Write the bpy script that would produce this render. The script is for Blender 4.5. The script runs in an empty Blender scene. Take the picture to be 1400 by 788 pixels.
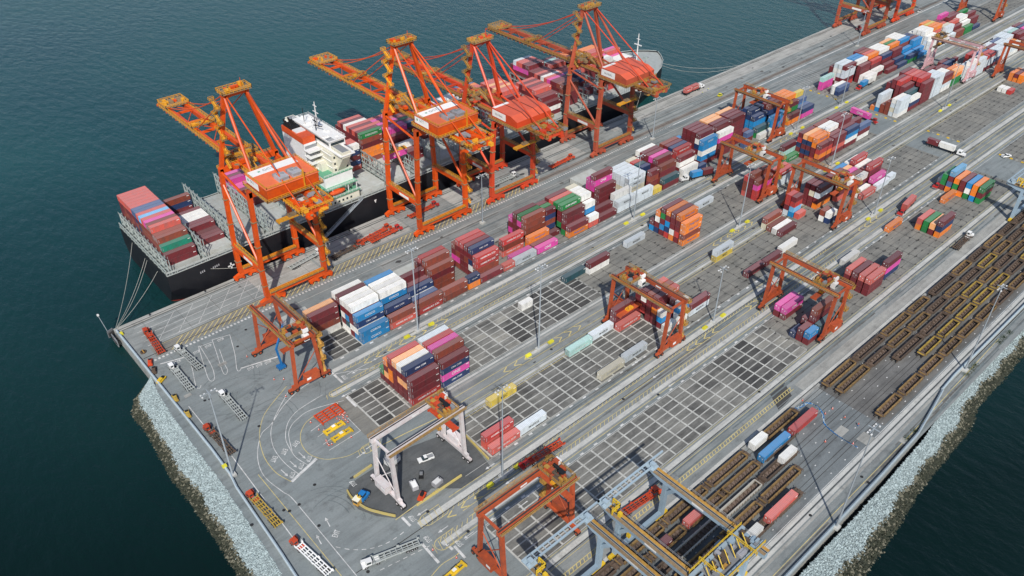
import bpy, math, random
from mathutils import Matrix, Vector
random.seed(7)
SC = bpy.context.scene
COL = SC.collection
R = math.radians

# ------------------------------------------------------------------ materials
MATS = {}
def nt(name):
    m = bpy.data.materials.new(name); m.use_nodes = True
    return m, m.node_tree.nodes, m.node_tree.links, m.node_tree.nodes['Principled BSDF']
def paint(name, col, rough=0.55, dirt=0.25, scale=0.6, metal=0.0, rust=None, objc=True):
    """painted or bare surface with blotchy dirt from object-space noise"""
    m, N, L, P = nt(name)
    tc = N.new('ShaderNodeTexCoord')
    n = N.new('ShaderNodeTexNoise'); n.inputs['Scale'].default_value = scale; n.inputs['Detail'].default_value = 6; n.inputs['Roughness'].default_value = 0.7
    L.new(tc.outputs['Object'], n.inputs['Vector'])
    r = N.new('ShaderNodeMapRange'); r.inputs[1].default_value = 0.35; r.inputs[2].default_value = 0.75
    L.new(n.outputs['Fac'], r.inputs[0])
    mx = N.new('ShaderNodeMix'); mx.data_type = 'RGBA'
    mx.inputs[6].default_value = (*col, 1)
    d = rust if rust else tuple(c * (1 - dirt) for c in col)
    mx.inputs[7].default_value = (*d, 1)
    L.new(r.outputs[0], mx.inputs[0])
    out = mx.outputs[2]
    if objc:
        oi = N.new('ShaderNodeObjectInfo'); mr = N.new('ShaderNodeMapRange'); mr.inputs[3].default_value = 0.8; mr.inputs[4].default_value = 1.15
        L.new(oi.outputs['Random'], mr.inputs[0])
        hs = N.new('ShaderNodeHueSaturation'); L.new(mr.outputs[0], hs.inputs['Value']); L.new(out, hs.inputs['Color']); out = hs.outputs['Color']
    L.new(out, P.inputs['Base Color'])
    P.inputs['Roughness'].default_value = rough; P.inputs['Metallic'].default_value = metal
    MATS[name] = m
    return m
def boxpaint(name, col):
    """container paint: corrugated sides, paler roof, rust streaks"""
    m, N, L, P = nt(name)
    tc = N.new('ShaderNodeTexCoord')
    sx = N.new('ShaderNodeSeparateXYZ'); L.new(tc.outputs['Object'], sx.inputs[0])
    def mth(op, a, b=None, v=None):
        q = N.new('ShaderNodeMath'); q.operation = op; L.new(a, q.inputs[0])
        if b is not None: L.new(b, q.inputs[1])
        if v is not None: q.inputs[1].default_value = v
        return q.outputs[0]
    w = mth('SINE', mth('MULTIPLY', sx.outputs['X'], v=2 * math.pi / 0.56))
    n = N.new('ShaderNodeTexNoise'); n.inputs['Scale'].default_value = 0.5; n.inputs['Detail'].default_value = 5
    mp = N.new('ShaderNodeMapping'); mp.inputs['Scale'].default_value = (1.6, 1.0, 0.5)
    oi = N.new('ShaderNodeObjectInfo')
    va = N.new('ShaderNodeVectorMath'); va.operation = 'ADD'; L.new(tc.outputs['Object'], va.inputs[0])
    mo = mth('MULTIPLY', oi.outputs['Random'], v=90.0); L.new(mo, va.inputs[1])
    L.new(va.outputs[0], mp.inputs[0]); L.new(mp.outputs[0], n.inputs['Vector'])
    r = N.new('ShaderNodeMapRange'); r.inputs[1].default_value = 0.42; r.inputs[2].default_value = 0.8; L.new(n.outputs['Fac'], r.inputs[0])
    mx = N.new('ShaderNodeMix'); mx.data_type = 'RGBA'; mx.inputs[6].default_value = (*col, 1)
    g = sum(col) / 3
    mx.inputs[7].default_value = tuple(0.45 * c + 0.25 * g for c in col) + (1,)
    L.new(r.outputs[0], mx.inputs[0])
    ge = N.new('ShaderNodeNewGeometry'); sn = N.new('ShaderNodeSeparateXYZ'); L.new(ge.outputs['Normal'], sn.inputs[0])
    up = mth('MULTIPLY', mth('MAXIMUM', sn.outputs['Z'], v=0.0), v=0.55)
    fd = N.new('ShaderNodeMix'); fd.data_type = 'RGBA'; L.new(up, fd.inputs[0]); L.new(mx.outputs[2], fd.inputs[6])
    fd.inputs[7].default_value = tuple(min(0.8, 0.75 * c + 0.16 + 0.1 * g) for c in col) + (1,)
    hs = N.new('ShaderNodeHueSaturation')
    mr = N.new('ShaderNodeMapRange'); mr.inputs[3].default_value = 0.72; mr.inputs[4].default_value = 1.2; L.new(oi.outputs['Random'], mr.inputs[0])
    wv = mth('ADD', mth('MULTIPLY', w, v=0.10), v=0.95)  # light and dark of the ribs painted into the colour, beside the bump
    vv = mth('MULTIPLY', mr.outputs[0], wv)
    L.new(vv, hs.inputs['Value']); L.new(fd.outputs[2], hs.inputs['Color'])
    L.new(hs.outputs['Color'], P.inputs['Base Color'])
    bp = N.new('ShaderNodeBump'); bp.inputs['Strength'].default_value = 0.5; bp.inputs['Distance'].default_value = 0.05
    L.new(w, bp.inputs['Height']); L.new(bp.outputs[0], P.inputs['Normal'])
    P.inputs['Roughness'].default_value = 0.5
    MATS[name] = m
    return m
CC = {'m': ('maroon', (0.165, 0.022, 0.028)), 'r': ('red', (0.46, 0.040, 0.035)), 'b': ('rust brown', (0.24, 0.052, 0.030)),
      'o': ('orange', (0.78, 0.20, 0.012)), 'B': ('bright blue', (0.008, 0.22, 0.50)), 'n': ('navy', (0.018, 0.04, 0.12)),
      's': ('slate blue', (0.07, 0.115, 0.24)), 'g': ('light grey', (0.58, 0.64, 0.67)), 'w': ('white', (0.76, 0.75, 0.70)),
      'G': ('green', (0.015, 0.20, 0.05)), 't': ('dark teal', (0.02, 0.08, 0.10)), 'c': ('pale mint', (0.34, 0.55, 0.50)),
      'p': ('magenta', (0.66, 0.055, 0.33)), 'y': ('yellow', (0.62, 0.46, 0.06)), 'e': ('beige', (0.60, 0.56, 0.42)),
      'k': ('coral red', (0.58, 0.10, 0.075)), 'O': ('peach orange', (0.85, 0.40, 0.16)), 'q': ('teal green', (0.012, 0.27, 0.17)), 'C': ('sky blue', (0.15, 0.45, 0.72))}
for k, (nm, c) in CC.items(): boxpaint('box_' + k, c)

def ground(name, col, col2, scale=0.05, streak=True, rough=0.85, fine=0.2, dark=(0.03, 0.03, 0.03), darkamt=0.35):
    m, N, L, P = nt(name)
    tc = N.new('ShaderNodeTexCoord'); mp = N.new('ShaderNodeMapping')
    mp.inputs['Scale'].default_value = (0.12, 1.0, 1.0) if streak else (1, 1, 1)
    L.new(tc.outputs['Object'], mp.inputs[0])
    def noise(s, v, d=6, ro=0.65):
        n = N.new('ShaderNodeTexNoise'); n.inputs['Scale'].default_value = s; n.inputs['Detail'].default_value = d; n.inputs['Roughness'].default_value = ro
        L.new(v, n.inputs['Vector']); return n.outputs['Fac']
    def rng(a, lo, hi, o0=0.0, o1=1.0):
        r = N.new('ShaderNodeMapRange'); r.inputs[1].default_value = lo; r.inputs[2].default_value = hi; r.inputs[3].default_value = o0; r.inputs[4].default_value = o1
        L.new(a, r.inputs[0]); return r.outputs[0]
    def mix(f, a, b):
        x = N.new('ShaderNodeMix'); x.data_type = 'RGBA'; L.new(f, x.inputs[0])
        for i, q in ((6, a), (7, b)):
            if isinstance(q, tuple): x.inputs[i].default_value = (*q, 1)
            else: L.new(q, x.inputs[i])
        return x.outputs[2]
    a = mix(rng(noise(scale, tc.outputs['Object']), 0.35, 0.68), col, col2)
    s = mix(rng(noise(0.45, mp.outputs[0]), 0.46, 0.72, 0, darkamt), a, dark)          # tyre streaks run along the lanes
    b = mix(rng(noise(0.16, tc.outputs['Object'], 8, 0.75), 0.55, 0.72, 0, 0.5), s, dark)   # oil patches
    f = N.new('ShaderNodeHueSaturation'); L.new(b, f.inputs['Color']); L.new(rng(noise(1.7, tc.outputs['Object'], 8, 0.8), 0.25, 0.75, 1 - fine, 1 + fine), f.inputs['Value'])
    L.new(f.outputs['Color'], P.inputs['Base Color']); P.inputs['Roughness'].default_value = rough
    MATS[name] = m
ground('asphalt', (0.172, 0.198, 0.200), (0.235, 0.258, 0.255), 0.035, darkamt=0.34)
ground('apron', (0.215, 0.235, 0.23), (0.295, 0.31, 0.295), 0.05, darkamt=0.45)
ground('apron_pale', (0.33, 0.33, 0.30), (0.42, 0.41, 0.38), 0.07, darkamt=0.5)
ground('yardpave', (0.235, 0.228, 0.20), (0.165, 0.165, 0.15), 0.08, darkamt=0.45)
ground('lane', (0.19, 0.208, 0.205), (0.27, 0.282, 0.272), 0.05, darkamt=0.4)
ground('concrete', (0.52, 0.52, 0.48), (0.42, 0.42, 0.40), 0.2, darkamt=0.3)
ground('concrete_worn', (0.36, 0.36, 0.33), (0.27, 0.27, 0.25), 0.2, darkamt=0.4)
ground('railbed', (0.125, 0.14, 0.145), (0.19, 0.21, 0.213), 0.03, darkamt=0.5)
ground('rusty', (0.17, 0.14, 0.115), (0.25, 0.225, 0.20), 0.1, darkamt=0.4)
ground('wagonbed', (0.11, 0.108, 0.102), (0.165, 0.163, 0.155), 0.06, darkamt=0.5)
ground('darkpatch', (0.045, 0.045, 0.045), (0.07, 0.07, 0.068), 0.1)
ground('maintpave', (0.075, 0.082, 0.085), (0.115, 0.12, 0.12), 0.1)
ground('cell0', (0.040, 0.040, 0.038), (0.10, 0.098, 0.09), 0.16, darkamt=0.65)
ground('cell1', (0.075, 0.074, 0.068), (0.19, 0.186, 0.17), 0.14, darkamt=0.6)
ground('cell2', (0.125, 0.124, 0.113), (0.25, 0.245, 0.22), 0.12, darkamt=0.6)
ground('cell3', (0.20, 0.197, 0.175), (0.32, 0.31, 0.27), 0.12, darkamt=0.5)
ground('line_white', (0.70, 0.70, 0.68), (0.42, 0.42, 0.40), 0.35, darkamt=0.3)
ground('line_dirty', (0.52, 0.52, 0.48), (0.36, 0.36, 0.33), 0.35, darkamt=0.35)
ground('line_yellow', (0.66, 0.52, 0.17), (0.45, 0.40, 0.22), 0.35, darkamt=0.25)
ground('tyre', (0.115, 0.135, 0.14), (0.17, 0.20, 0.20), 0.2, darkamt=0.3)
paint('stain', (0.025, 0.025, 0.025), 0.7)
paint('rail_steel', (0.05, 0.045, 0.04), 0.5, objc=False)
paint('orange', (0.70, 0.085, 0.005), 0.4, 0.3, 0.35, rust=(0.42, 0.055, 0.008))
paint('orange2', (0.66, 0.062, 0.018), 0.45, 0.3, 0.25, rust=(0.48, 0.06, 0.02))
paint('orange3', (0.44, 0.088, 0.040), 0.55, 0.3, 0.3, rust=(0.30, 0.055, 0.03))
paint('orange_roof', (0.72, 0.16, 0.06), 0.5, 0.2, 0.3)
paint('rtg', (0.47, 0.085, 0.025), 0.5, 0.3, 0.5, rust=(0.25, 0.055, 0.025))
paint('rtg_pink', (0.62, 0.40, 0.42), 0.6, 0.2, 0.5, rust=(0.45, 0.24, 0.25))
paint('kerb_yellow', (0.60, 0.46, 0.10), 0.7, 0.4, 1.0, rust=(0.42, 0.38, 0.24))
paint('rtg_white', (0.66, 0.64, 0.63), 0.6, 0.2, 0.6, rust=(0.56, 0.45, 0.44))
paint('dirty_deck', (0.30, 0.20, 0.10), 0.8, 0.4, 1.2, rust=(0.14, 0.10, 0.06))
paint('orange2_sunlit_roof', (0.72, 0.125, 0.06), 0.5, 0.2, 0.3)  # sunlit look of the wedge roofs painted as a lighter orange2
paint('saffron', (0.74, 0.36, 0.02), 0.5, 0.3, 1.0, rust=(0.50, 0.20, 0.02))
paint('saffron_dull', (0.50, 0.28, 0.05), 0.6, 0.3, 1.0, rust=(0.30, 0.15, 0.04))
paint('yellow', (0.75, 0.50, 0.03), 0.5, 0.3, 0.8)
paint('hiyellow', (0.78, 0.72, 0.05), 0.5)
paint('white', (0.78, 0.78, 0.76), 0.5, 0.15)
paint('offwhite', (0.68, 0.66, 0.54), 0.55, 0.12)
paint('deckgreen', (0.12, 0.36, 0.22), 0.7, 0.2)
paint('shipgrey', (0.44, 0.47, 0.45), 0.6, 0.25, 0.4)
paint('hatchgrey', (0.47, 0.50, 0.48), 0.65, 0.25, 0.25, rust=(0.36, 0.36, 0.32))
paint('lattice', (0.36, 0.41, 0.39), 0.6, 0.25)
paint('hull_black', (0.0035, 0.0045, 0.008), 0.55, 0.1, 0.12, rust=(0.014, 0.014, 0.017))
paint('hull_red', (0.30, 0.03, 0.02), 0.6)
paint('lifeboat', (0.72, 0.10, 0.02), 0.4)
paint('black', (0.012, 0.012, 0.013), 0.6)
paint('rubber', (0.02, 0.02, 0.02), 0.8)
paint('grey', (0.25, 0.26, 0.27), 0.5)
paint('acgrey', (0.38, 0.38, 0.40), 0.4)
paint('galv', (0.33, 0.37, 0.40), 0.5, 0.15)
paint('bluegrey', (0.30, 0.40, 0.48), 0.5, 0.15, 0.2)
paint('paleblue', (0.34, 0.43, 0.49), 0.5, 0.15, 0.2)
paint('blue', (0.015, 0.16, 0.42), 0.45)
paint('red', (0.50, 0.035, 0.03), 0.45)
paint('orangered', (0.62, 0.07, 0.02), 0.5, 0.3, 1.0, rust=(0.3, 0.05, 0.02))
paint('brownrust', (0.12, 0.078, 0.052), 0.85, 0.4, 0.9, rust=(0.060, 0.048, 0.038))
paint('wellfloor', (0.17, 0.125, 0.10), 0.85, 0.4, 0.9)
paint('wagonyellow', (0.30, 0.185, 0.06), 0.8, 0.4, 1.0, rust=(0.085, 0.055, 0.032))
paint('wagonyellow2', (0.50, 0.34, 0.05), 0.7, 0.4, 1.0, rust=(0.14, 0.09, 0.035))
paint('wagonwhite', (0.50, 0.47, 0.40), 0.7)
paint('glass', (0.03, 0.045, 0.05), 0.15, objc=False)
paint('skin', (0.45, 0.26, 0.18), 0.6)
paint('hivis', (0.75, 0.75, 0.05), 0.6)
paint('barrier', (0.48, 0.55, 0.58), 0.7, 0.2)
paint('rope', (0.42, 0.42, 0.38), 0.8, objc=False)
paint('rope_thin', (0.30, 0.31, 0.30), 0.8, objc=False)
paint('weed', (0.10, 0.22, 0.03), 0.8, 0.4, 1.5)

# ------------------------------------------------------------------ mesh builder
class MB:
    def __init__(s): s.v = []; s.f = []; s.m = []; s.k = []
    def mi(s, m):
        if m not in s.k: s.k.append(m)
        return s.k.index(m)
    def poly(s, pts, m):
        b = len(s.v); s.v += [tuple(p) for p in pts]; s.f.append(tuple(range(b, b + len(pts)))); s.m.append(s.mi(m)); return s
    def box(s, x0, y0, z0, x1, y1, z1, m):
        b = len(s.v); i = s.mi(m)
        s.v += [(x0, y0, z0), (x1, y0, z0), (x1, y1, z0), (x0, y1, z0), (x0, y0, z1), (x1, y0, z1), (x1, y1, z1), (x0, y1, z1)]
        for f in ((3, 2, 1, 0), (4, 5, 6, 7), (0, 1, 5, 4), (1, 2, 6, 5), (2, 3, 7, 6), (3, 0, 4, 7)):
            s.f.append(tuple(b + q for q in f)); s.m.append(i)
        return s
    def cbox(s, c, d, m): return s.box(c[0] - d[0] / 2, c[1] - d[1] / 2, c[2] - d[2] / 2, c[0] + d[0] / 2, c[1] + d[1] / 2, c[2] + d[2] / 2, m)
    def bar(s, p, q, w, h, m, up=(0, 0, 1), w2=None, h2=None):
        """square beam from p to q; w across, h along up"""
        p = Vector(p); q = Vector(q); d = (q - p).normalized(); u = Vector(up)
        if abs(d.dot(u)) > 0.98: u = Vector((1, 0, 0))
        a = d.cross(u).normalized(); c = a.cross(d).normalized()
        b = len(s.v); i = s.mi(m)
        for o, W, H in ((p, w, h), (q, w2 or w, h2 or h)):
            for sa, sc in ((-1, -1), (1, -1), (1, 1), (-1, 1)):
                s.v.append(tuple(o + a * (sa * W / 2) + c * (sc * H / 2)))
        for f in ((0, 1, 2, 3), (7, 6, 5, 4), (4, 5, 1, 0), (5, 6, 2, 1), (6, 7, 3, 2), (7, 4, 0, 3)):
            s.f.append(tuple(b + k for k in f)); s.m.append(i)
        return s
    def tube(s, p, q, r, m, n=8, r2=None):
        p = Vector(p); q = Vector(q); d = (q - p).normalized(); u = Vector((0, 0, 1))
        if abs(d.dot(u)) > 0.98: u = Vector((1, 0, 0))
        a = d.cross(u).normalized(); c = a.cross(d).normalized(); b = len(s.v); i = s.mi(m)
        r2 = r if r2 is None else r2
        for o, rr in ((p, r), (q, r2)):
            for k in range(n):
                t = 2 * math.pi * k / n
                s.v.append(tuple(o + a * (math.cos(t) * rr) + c * (math.sin(t) * rr)))
        for k in range(n):
            s.f.append((b + k, b + (k + 1) % n, b + n + (k + 1) % n, b + n + k)); s.m.append(i)
        s.f.append(tuple(b + k for k in range(n - 1, -1, -1))); s.m.append(i)
        s.f.append(tuple(b + n + k for k in range(n))); s.m.append(i)
        return s
    def rail(s, pts, m, h=1.1, r=0.07, step=3.0):
        """handrail: posts and two rails along a polyline"""
        for p, q in zip(pts, pts[1:]):
            P = Vector(p); Q = Vector(q)
            for k in (h, h * 0.5): s.bar(P + Vector((0, 0, k)), Q + Vector((0, 0, k)), r, r, m)
            n = max(1, int((Q - P).length / step))
            for k in range(n + 1):
                o = P.lerp(Q, k / n); s.bar(o, o + Vector((0, 0, h)), r, r, m)
        return s
    def strip(s, pts, w, z, m):
        """flat painted line of width w along a ground polyline"""
        for i, (p, q) in enumerate(zip(pts, pts[1:])):
            dx, dy = q[0] - p[0], q[1] - p[1]; l = math.hypot(dx, dy) or 1
            nx, ny = -dy / l * w / 2, dx / l * w / 2
            zz = z + (i % 2) * 0.001
            s.poly([(p[0] - nx, p[1] - ny, zz), (q[0] - nx, q[1] - ny, zz), (q[0] + nx, q[1] + ny, zz), (p[0] + nx, p[1] + ny, zz)], m)
        return s
    def build(s, name, parent=None, loc=None, rz=0.0, smooth=False):
        me = bpy.data.meshes.new(name); me.from_pydata(s.v, [], s.f)
        for k in s.k: me.materials.append(MATS[k])
        me.polygons.foreach_set('material_index', s.m)
        if smooth: me.polygons.foreach_set('use_smooth', [True] * len(s.f))
        me.update()
        o = bpy.data.objects.new(name, me); COL.objects.link(o)
        if parent: o.parent = parent
        if loc: o.location = loc
        o.rotation_euler.z = rz
        return o
def tag(o, label=None, cat=None, group=None, kind=None):
    if label: o['label'] = label
    if cat: o['category'] = cat
    if group: o['group'] = group
    if kind: o['kind'] = kind
    return o
def empty(name, loc=(0, 0, 0), rz=0.0):
    o = bpy.data.objects.new(name, None); COL.objects.link(o); o.location = loc; o.rotation_euler.z = rz; o.empty_display_size = 1; return o
KIDS = {}
def copy_tree(o, parent=None):
    c = o.copy(); COL.objects.link(c)
    if parent: c.parent = parent
    for ch in o.children: copy_tree(ch, c)
    return c
FIRST = {}
def place(key, make, loc, rz, label, group=None, cat=None):
    """first use places the prototype itself, later ones a copy of it and its parts"""
    if key not in FIRST: FIRST[key] = make(); o = FIRST[key]
    else: o = copy_tree(FIRST[key])
    o.location = loc if len(loc) == 3 else (loc[0], loc[1], 0); o.rotation_euler.z = rz
    tag(o, label, cat, group)
    return o
def struct(o): o['kind'] = 'structure'; return o
def smooth_line(pts, n=5):
    P = [pts[0]] + list(pts) + [pts[-1]]; out = []
    for i in range(1, len(P) - 2):
        a, b, c, d = P[i - 1], P[i], P[i + 1], P[i + 2]
        for k in range(n):
            t = k / n
            out.append(tuple(0.5 * ((2 * b[j]) + (-a[j] + c[j]) * t + (2 * a[j] - 5 * b[j] + 4 * c[j] - d[j]) * t * t + (-a[j] + 3 * b[j] - 3 * c[j] + d[j]) * t ** 3) for j in range(len(b))))
    out.append(tuple(P[-1])); return out
TXT = {}
def text_mesh(s, size=1.0, mat='white', key=None):
    k = (s, size, mat)
    if k not in TXT:
        cu = bpy.data.curves.new('lettering', 'FONT'); cu.body = s; cu.size = size; cu.align_x = 'CENTER'; cu.align_y = 'CENTER'; cu.resolution_u = 2; cu.offset = 0.012 * size
        to = bpy.data.objects.new('lettering', cu); COL.objects.link(to)
        me = bpy.data.meshes.new_from_object(to.evaluated_get(bpy.context.evaluated_depsgraph_get()))
        bpy.data.objects.remove(to); bpy.data.curves.remove(cu)
        me.materials.clear(); me.materials.append(MATS[mat]); me.name = 'lettering'; TXT[k] = me
    return TXT[k]

# ------------------------------------------------------------------ camera, light
cam = bpy.data.cameras.new('camera'); co = bpy.data.objects.new('camera', cam); COL.objects.link(co); SC.camera = co
cam.sensor_width = 36; cam.lens = 36 * 1122.54 / 1400; cam.clip_end = 6000; cam.clip_start = 1
pt, yw, rl = R(36.69), R(47.715), R(0.428)
fw = Vector((math.cos(yw) * math.cos(pt), math.sin(yw) * math.cos(pt), -math.sin(pt))); ri = Vector((math.sin(yw), -math.cos(yw), 0)); up = ri.cross(fw)
r2 = ri * math.cos(rl) + up * math.sin(rl); u2 = -ri * math.sin(rl) + up * math.cos(rl)
co.matrix_world = Matrix(((r2.x, u2.x, -fw.x, 0), (r2.y, u2.y, -fw.y, 0), (r2.z, u2.z, -fw.z, 202), (0, 0, 0, 1)))
AZ, EL = R(231), R(43)
sun = bpy.data.lights.new('sun', 'SUN'); sun.energy = 4.35; sun.angle = R(0.8); sun.color = (1.0, 0.955, 0.89)
so = bpy.data.objects.new('sun', sun); COL.objects.link(so)
so.rotation_euler = Vector((math.cos(AZ) * math.cos(EL), math.sin(AZ) * math.cos(EL), math.sin(EL))).to_track_quat('Z', 'Y').to_euler()
W = bpy.data.worlds.new('World'); SC.world = W; W.use_nodes = True
sk = W.node_tree.nodes.new('ShaderNodeTexSky'); sk.sky_type = 'NISHITA'; sk.sun_disc = False; sk.sun_elevation = EL; sk.sun_rotation = math.pi / 2 - AZ
sk.dust_density = 1.0; sk.altitude = 200
bg = W.node_tree.nodes['Background']; W.node_tree.links.new(sk.outputs[0], bg.inputs[0]); bg.inputs[1].default_value = 0.122
SC.view_settings.view_transform = 'Standard'; SC.view_settings.look = 'None'; SC.view_settings.exposure = 0

# ------------------------------------------------------------------ water
m, N, L, P = nt('water')
tc = N.new('ShaderNodeTexCoord')
mp = N.new('ShaderNodeMapping'); mp.inputs['Rotation'].default_value = (0, 0, R(35)); mp.inputs['Scale'].default_value = (1, 0.45, 1); L.new(tc.outputs['Object'], mp.inputs[0])
n1 = N.new('ShaderNodeTexNoise'); n1.inputs['Scale'].default_value = 0.22; n1.inputs['Detail'].default_value = 9; n1.inputs['Roughness'].default_value = 0.62; L.new(mp.outputs[0], n1.inputs['Vector'])
n2 = N.new('ShaderNodeTexNoise'); n2.inputs['Scale'].default_value = 0.006; n2.inputs['Detail'].default_value = 4; L.new(tc.outputs['Object'], n2.inputs['Vector'])
bp = N.new('ShaderNodeBump'); bp.inputs['Strength'].default_value = 0.7; bp.inputs['Distance'].default_value = 1.1; L.new(n1.outputs['Fac'], bp.inputs['Height']); L.new(bp.outputs[0], P.inputs['Normal'])
cr = N.new('ShaderNodeValToRGB'); cr.color_ramp.elements[0].position = 0.3; cr.color_ramp.elements[0].color = (0.75, 0.80, 0.85, 1); cr.color_ramp.elements[1].position = 0.7; cr.color_ramp.elements[1].color = (1.2, 1.15, 1.1, 1)
L.new(n2.outputs['Fac'], cr.inputs[0]); 
dv = N.new('ShaderNodeVectorMath'); dv.operation = 'DOT_PRODUCT'; L.new(tc.outputs['Object'], dv.inputs[0]); dv.inputs[1].default_value = (0.55, 0.835, 0)   # sky reflection painted into the base colour: darker near camera, lighter beyond the quay
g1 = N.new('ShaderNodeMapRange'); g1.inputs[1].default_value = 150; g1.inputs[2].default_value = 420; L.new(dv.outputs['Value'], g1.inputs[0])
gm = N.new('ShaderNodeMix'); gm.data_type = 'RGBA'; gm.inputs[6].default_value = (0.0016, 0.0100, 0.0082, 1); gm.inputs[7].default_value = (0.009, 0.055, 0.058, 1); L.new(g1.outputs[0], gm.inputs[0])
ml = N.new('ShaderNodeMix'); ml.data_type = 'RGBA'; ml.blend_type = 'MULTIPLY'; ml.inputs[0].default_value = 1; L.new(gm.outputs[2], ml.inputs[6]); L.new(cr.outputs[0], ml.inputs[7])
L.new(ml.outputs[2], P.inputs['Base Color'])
rr_ = N.new('ShaderNodeMapRange'); rr_.inputs[1].default_value = .35; rr_.inputs[2].default_value = .65; rr_.inputs[3].default_value = .10; rr_.inputs[4].default_value = .26; L.new(n2.outputs['Fac'], rr_.inputs[0]); L.new(rr_.outputs[0], P.inputs['Roughness']); P.inputs['IOR'].default_value = 1.33
MATS['water'] = m
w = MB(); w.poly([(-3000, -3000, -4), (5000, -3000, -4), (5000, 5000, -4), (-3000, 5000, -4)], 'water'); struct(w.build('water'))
# ------------------------------------------------------------------ land
SHORE = [(1500, 48.5), (700, 55), (330, 54.6), (285, 54.4), (268, 54.2), (256.5, 53.8), (243.7, 51.5), (229, 49.3), (204, 48.6), (175, 48.4), (130, 48.0), (60, 47.5), (44.5, 47.5)]
WEST = [(44.5, 47.5), (44.5, 120), (46.5, 141), (48.6, 170), (49.6, 185), (50, 200), (50, 282)]
outline = [(50, 282), (1500, 282)] + SHORE + WEST[1:-1]
g = MB(); g.poly([(x, y, 0) for x, y in outline[::-1]][::-1], 'asphalt')
for p, q in zip(outline, outline[1:] + outline[:1]): g.poly([(p[0], p[1], -9), (q[0], q[1], -9), (q[0], q[1], 0), (p[0], p[1], 0)], 'concrete_worn')
struct(g.build('ground'))
Z1, Z2, Z3, Z4, Z5 = 0.012, 0.024, 0.036, 0.048, 0.060
def sheet(name, x0, y0, x1, y1, z, m):
    b = MB(); b.poly([(x0, y0, z), (x1, y0, z), (x1, y1, z), (x0, y1, z)], m); return struct(b.build(name))
sheet('quay_apron', 50.3, 255.4, 1400, 279.6, Z1, 'apron')
a = MB()
for x0, x1, y0, y1 in ((132, 178, 264, 279), (206, 221, 262, 279), (250, 292, 263, 279), (322, 1300, 270.5, 279.3), (104, 131, 265, 278.8)):
    a.poly([(x0, y0, Z2), (x1, y0, Z2), (x1, y1, Z2), (x0, y1, Z2)], 'apron_pale')
struct(a.build('quay_slab'))
a = MB(); a.box(50, 279.6, 0.0, 1400, 282.3, 0.22, 'apron_pale')
a.box(50.2, 280.1, 0.22, 1400, 280.4, 0.24, 'stain'); struct(a.build('quay_kerb'))
BLK = {'A': 211.0, 'B': 172.4, 'C': 137.0, 'D': 98.2}
XS = lambda s: 148.8 + 6.457 * s
for b, y0 in BLK.items():
    for nm, s0, s1 in (('container_yard', {'A': -7, 'B': -8.9, 'C': -5.2, 'D': -8}[b], 43.3), ('container_yard', 47.3, 96)):
        sheet(nm, XS(s0), y0 - 0.3, XS(s1), y0 + 19.9, Z1, 'yardpave')
for y0, y1, x0 in ((195.1, 211, 100), (172.4 - 12, 172.4, 118), (119.5, 137, 84), (82, 98, 60), (231, 252, 150)):
    sheet('truck_lane', x0, y0 + 0.2, 1300, y1 - 0.5, Z1 + 0.004, 'lane')
sheet('rail_yard', 40, 58.8, 1300, 84.2, Z1, 'railbed')
sheet('rail_yard', 224, 59.5, 1300, 84.4, Z1 + .006, 'wagonbed')
sheet('road', 46, 48.9, 1300, 54.0, Z1, 'lane')
# concrete beams the yard cranes run on
c = MB()
for y0, y1, x0, mt in ((205.1, 207.0, 100, 'concrete'), (195.0, 196.5, 93, 'concrete'), (231.6, 233.2, 104, 'concrete_worn'), (168.9, 169.9, 118, 'concrete_worn'), (170.4, 171.3, 118, 'concrete'),
                       (157.6, 158.6, 116, 'concrete'), (159.0, 159.5, 116, 'concrete_worn'), (130.4, 132.5, 83, 'concrete'), (120.8, 122.4, 84, 'concrete'), (95.3, 96.9, 60, 'concrete'),
                       (84.6, 85.5, 60, 'concrete_worn'), (85.9, 87.0, 60, 'concrete'), (57.3, 58.5, 40, 'concrete'), (55.6, 56.7, 40, 'concrete'), (54.3, 55.2, 40, 'concrete_worn')):
    c.poly([(x0, y0, Z3), (1300, y0, Z3), (1300, y1, Z3), (x0, y1, Z3)], mt)
struct(c.build('crane_runway'))
c = MB()
for y in (279.2, 258.0): c.box(52, y - 0.12, 0, 1300, y + 0.12, 0.09, 'rail_steel')
for y in (262.2, 130.1, 95.0, 85.7, 57.0): c.box(60, y - 0.10, 0, 1300, y + 0.10, 0.06, 'rail_steel')
struct(c.build('crane_rail'))
c = MB()
TR = (83.0, 78.0, 73.2, 68.2, 62.9)
for y in TR:
    for d in (-0.75, 0.75): c.box(40, y + d - 0.07, 0, 1300, y + d + 0.07, 0.05, 'rail_steel')
struct(c.build('railway_track'))
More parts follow.
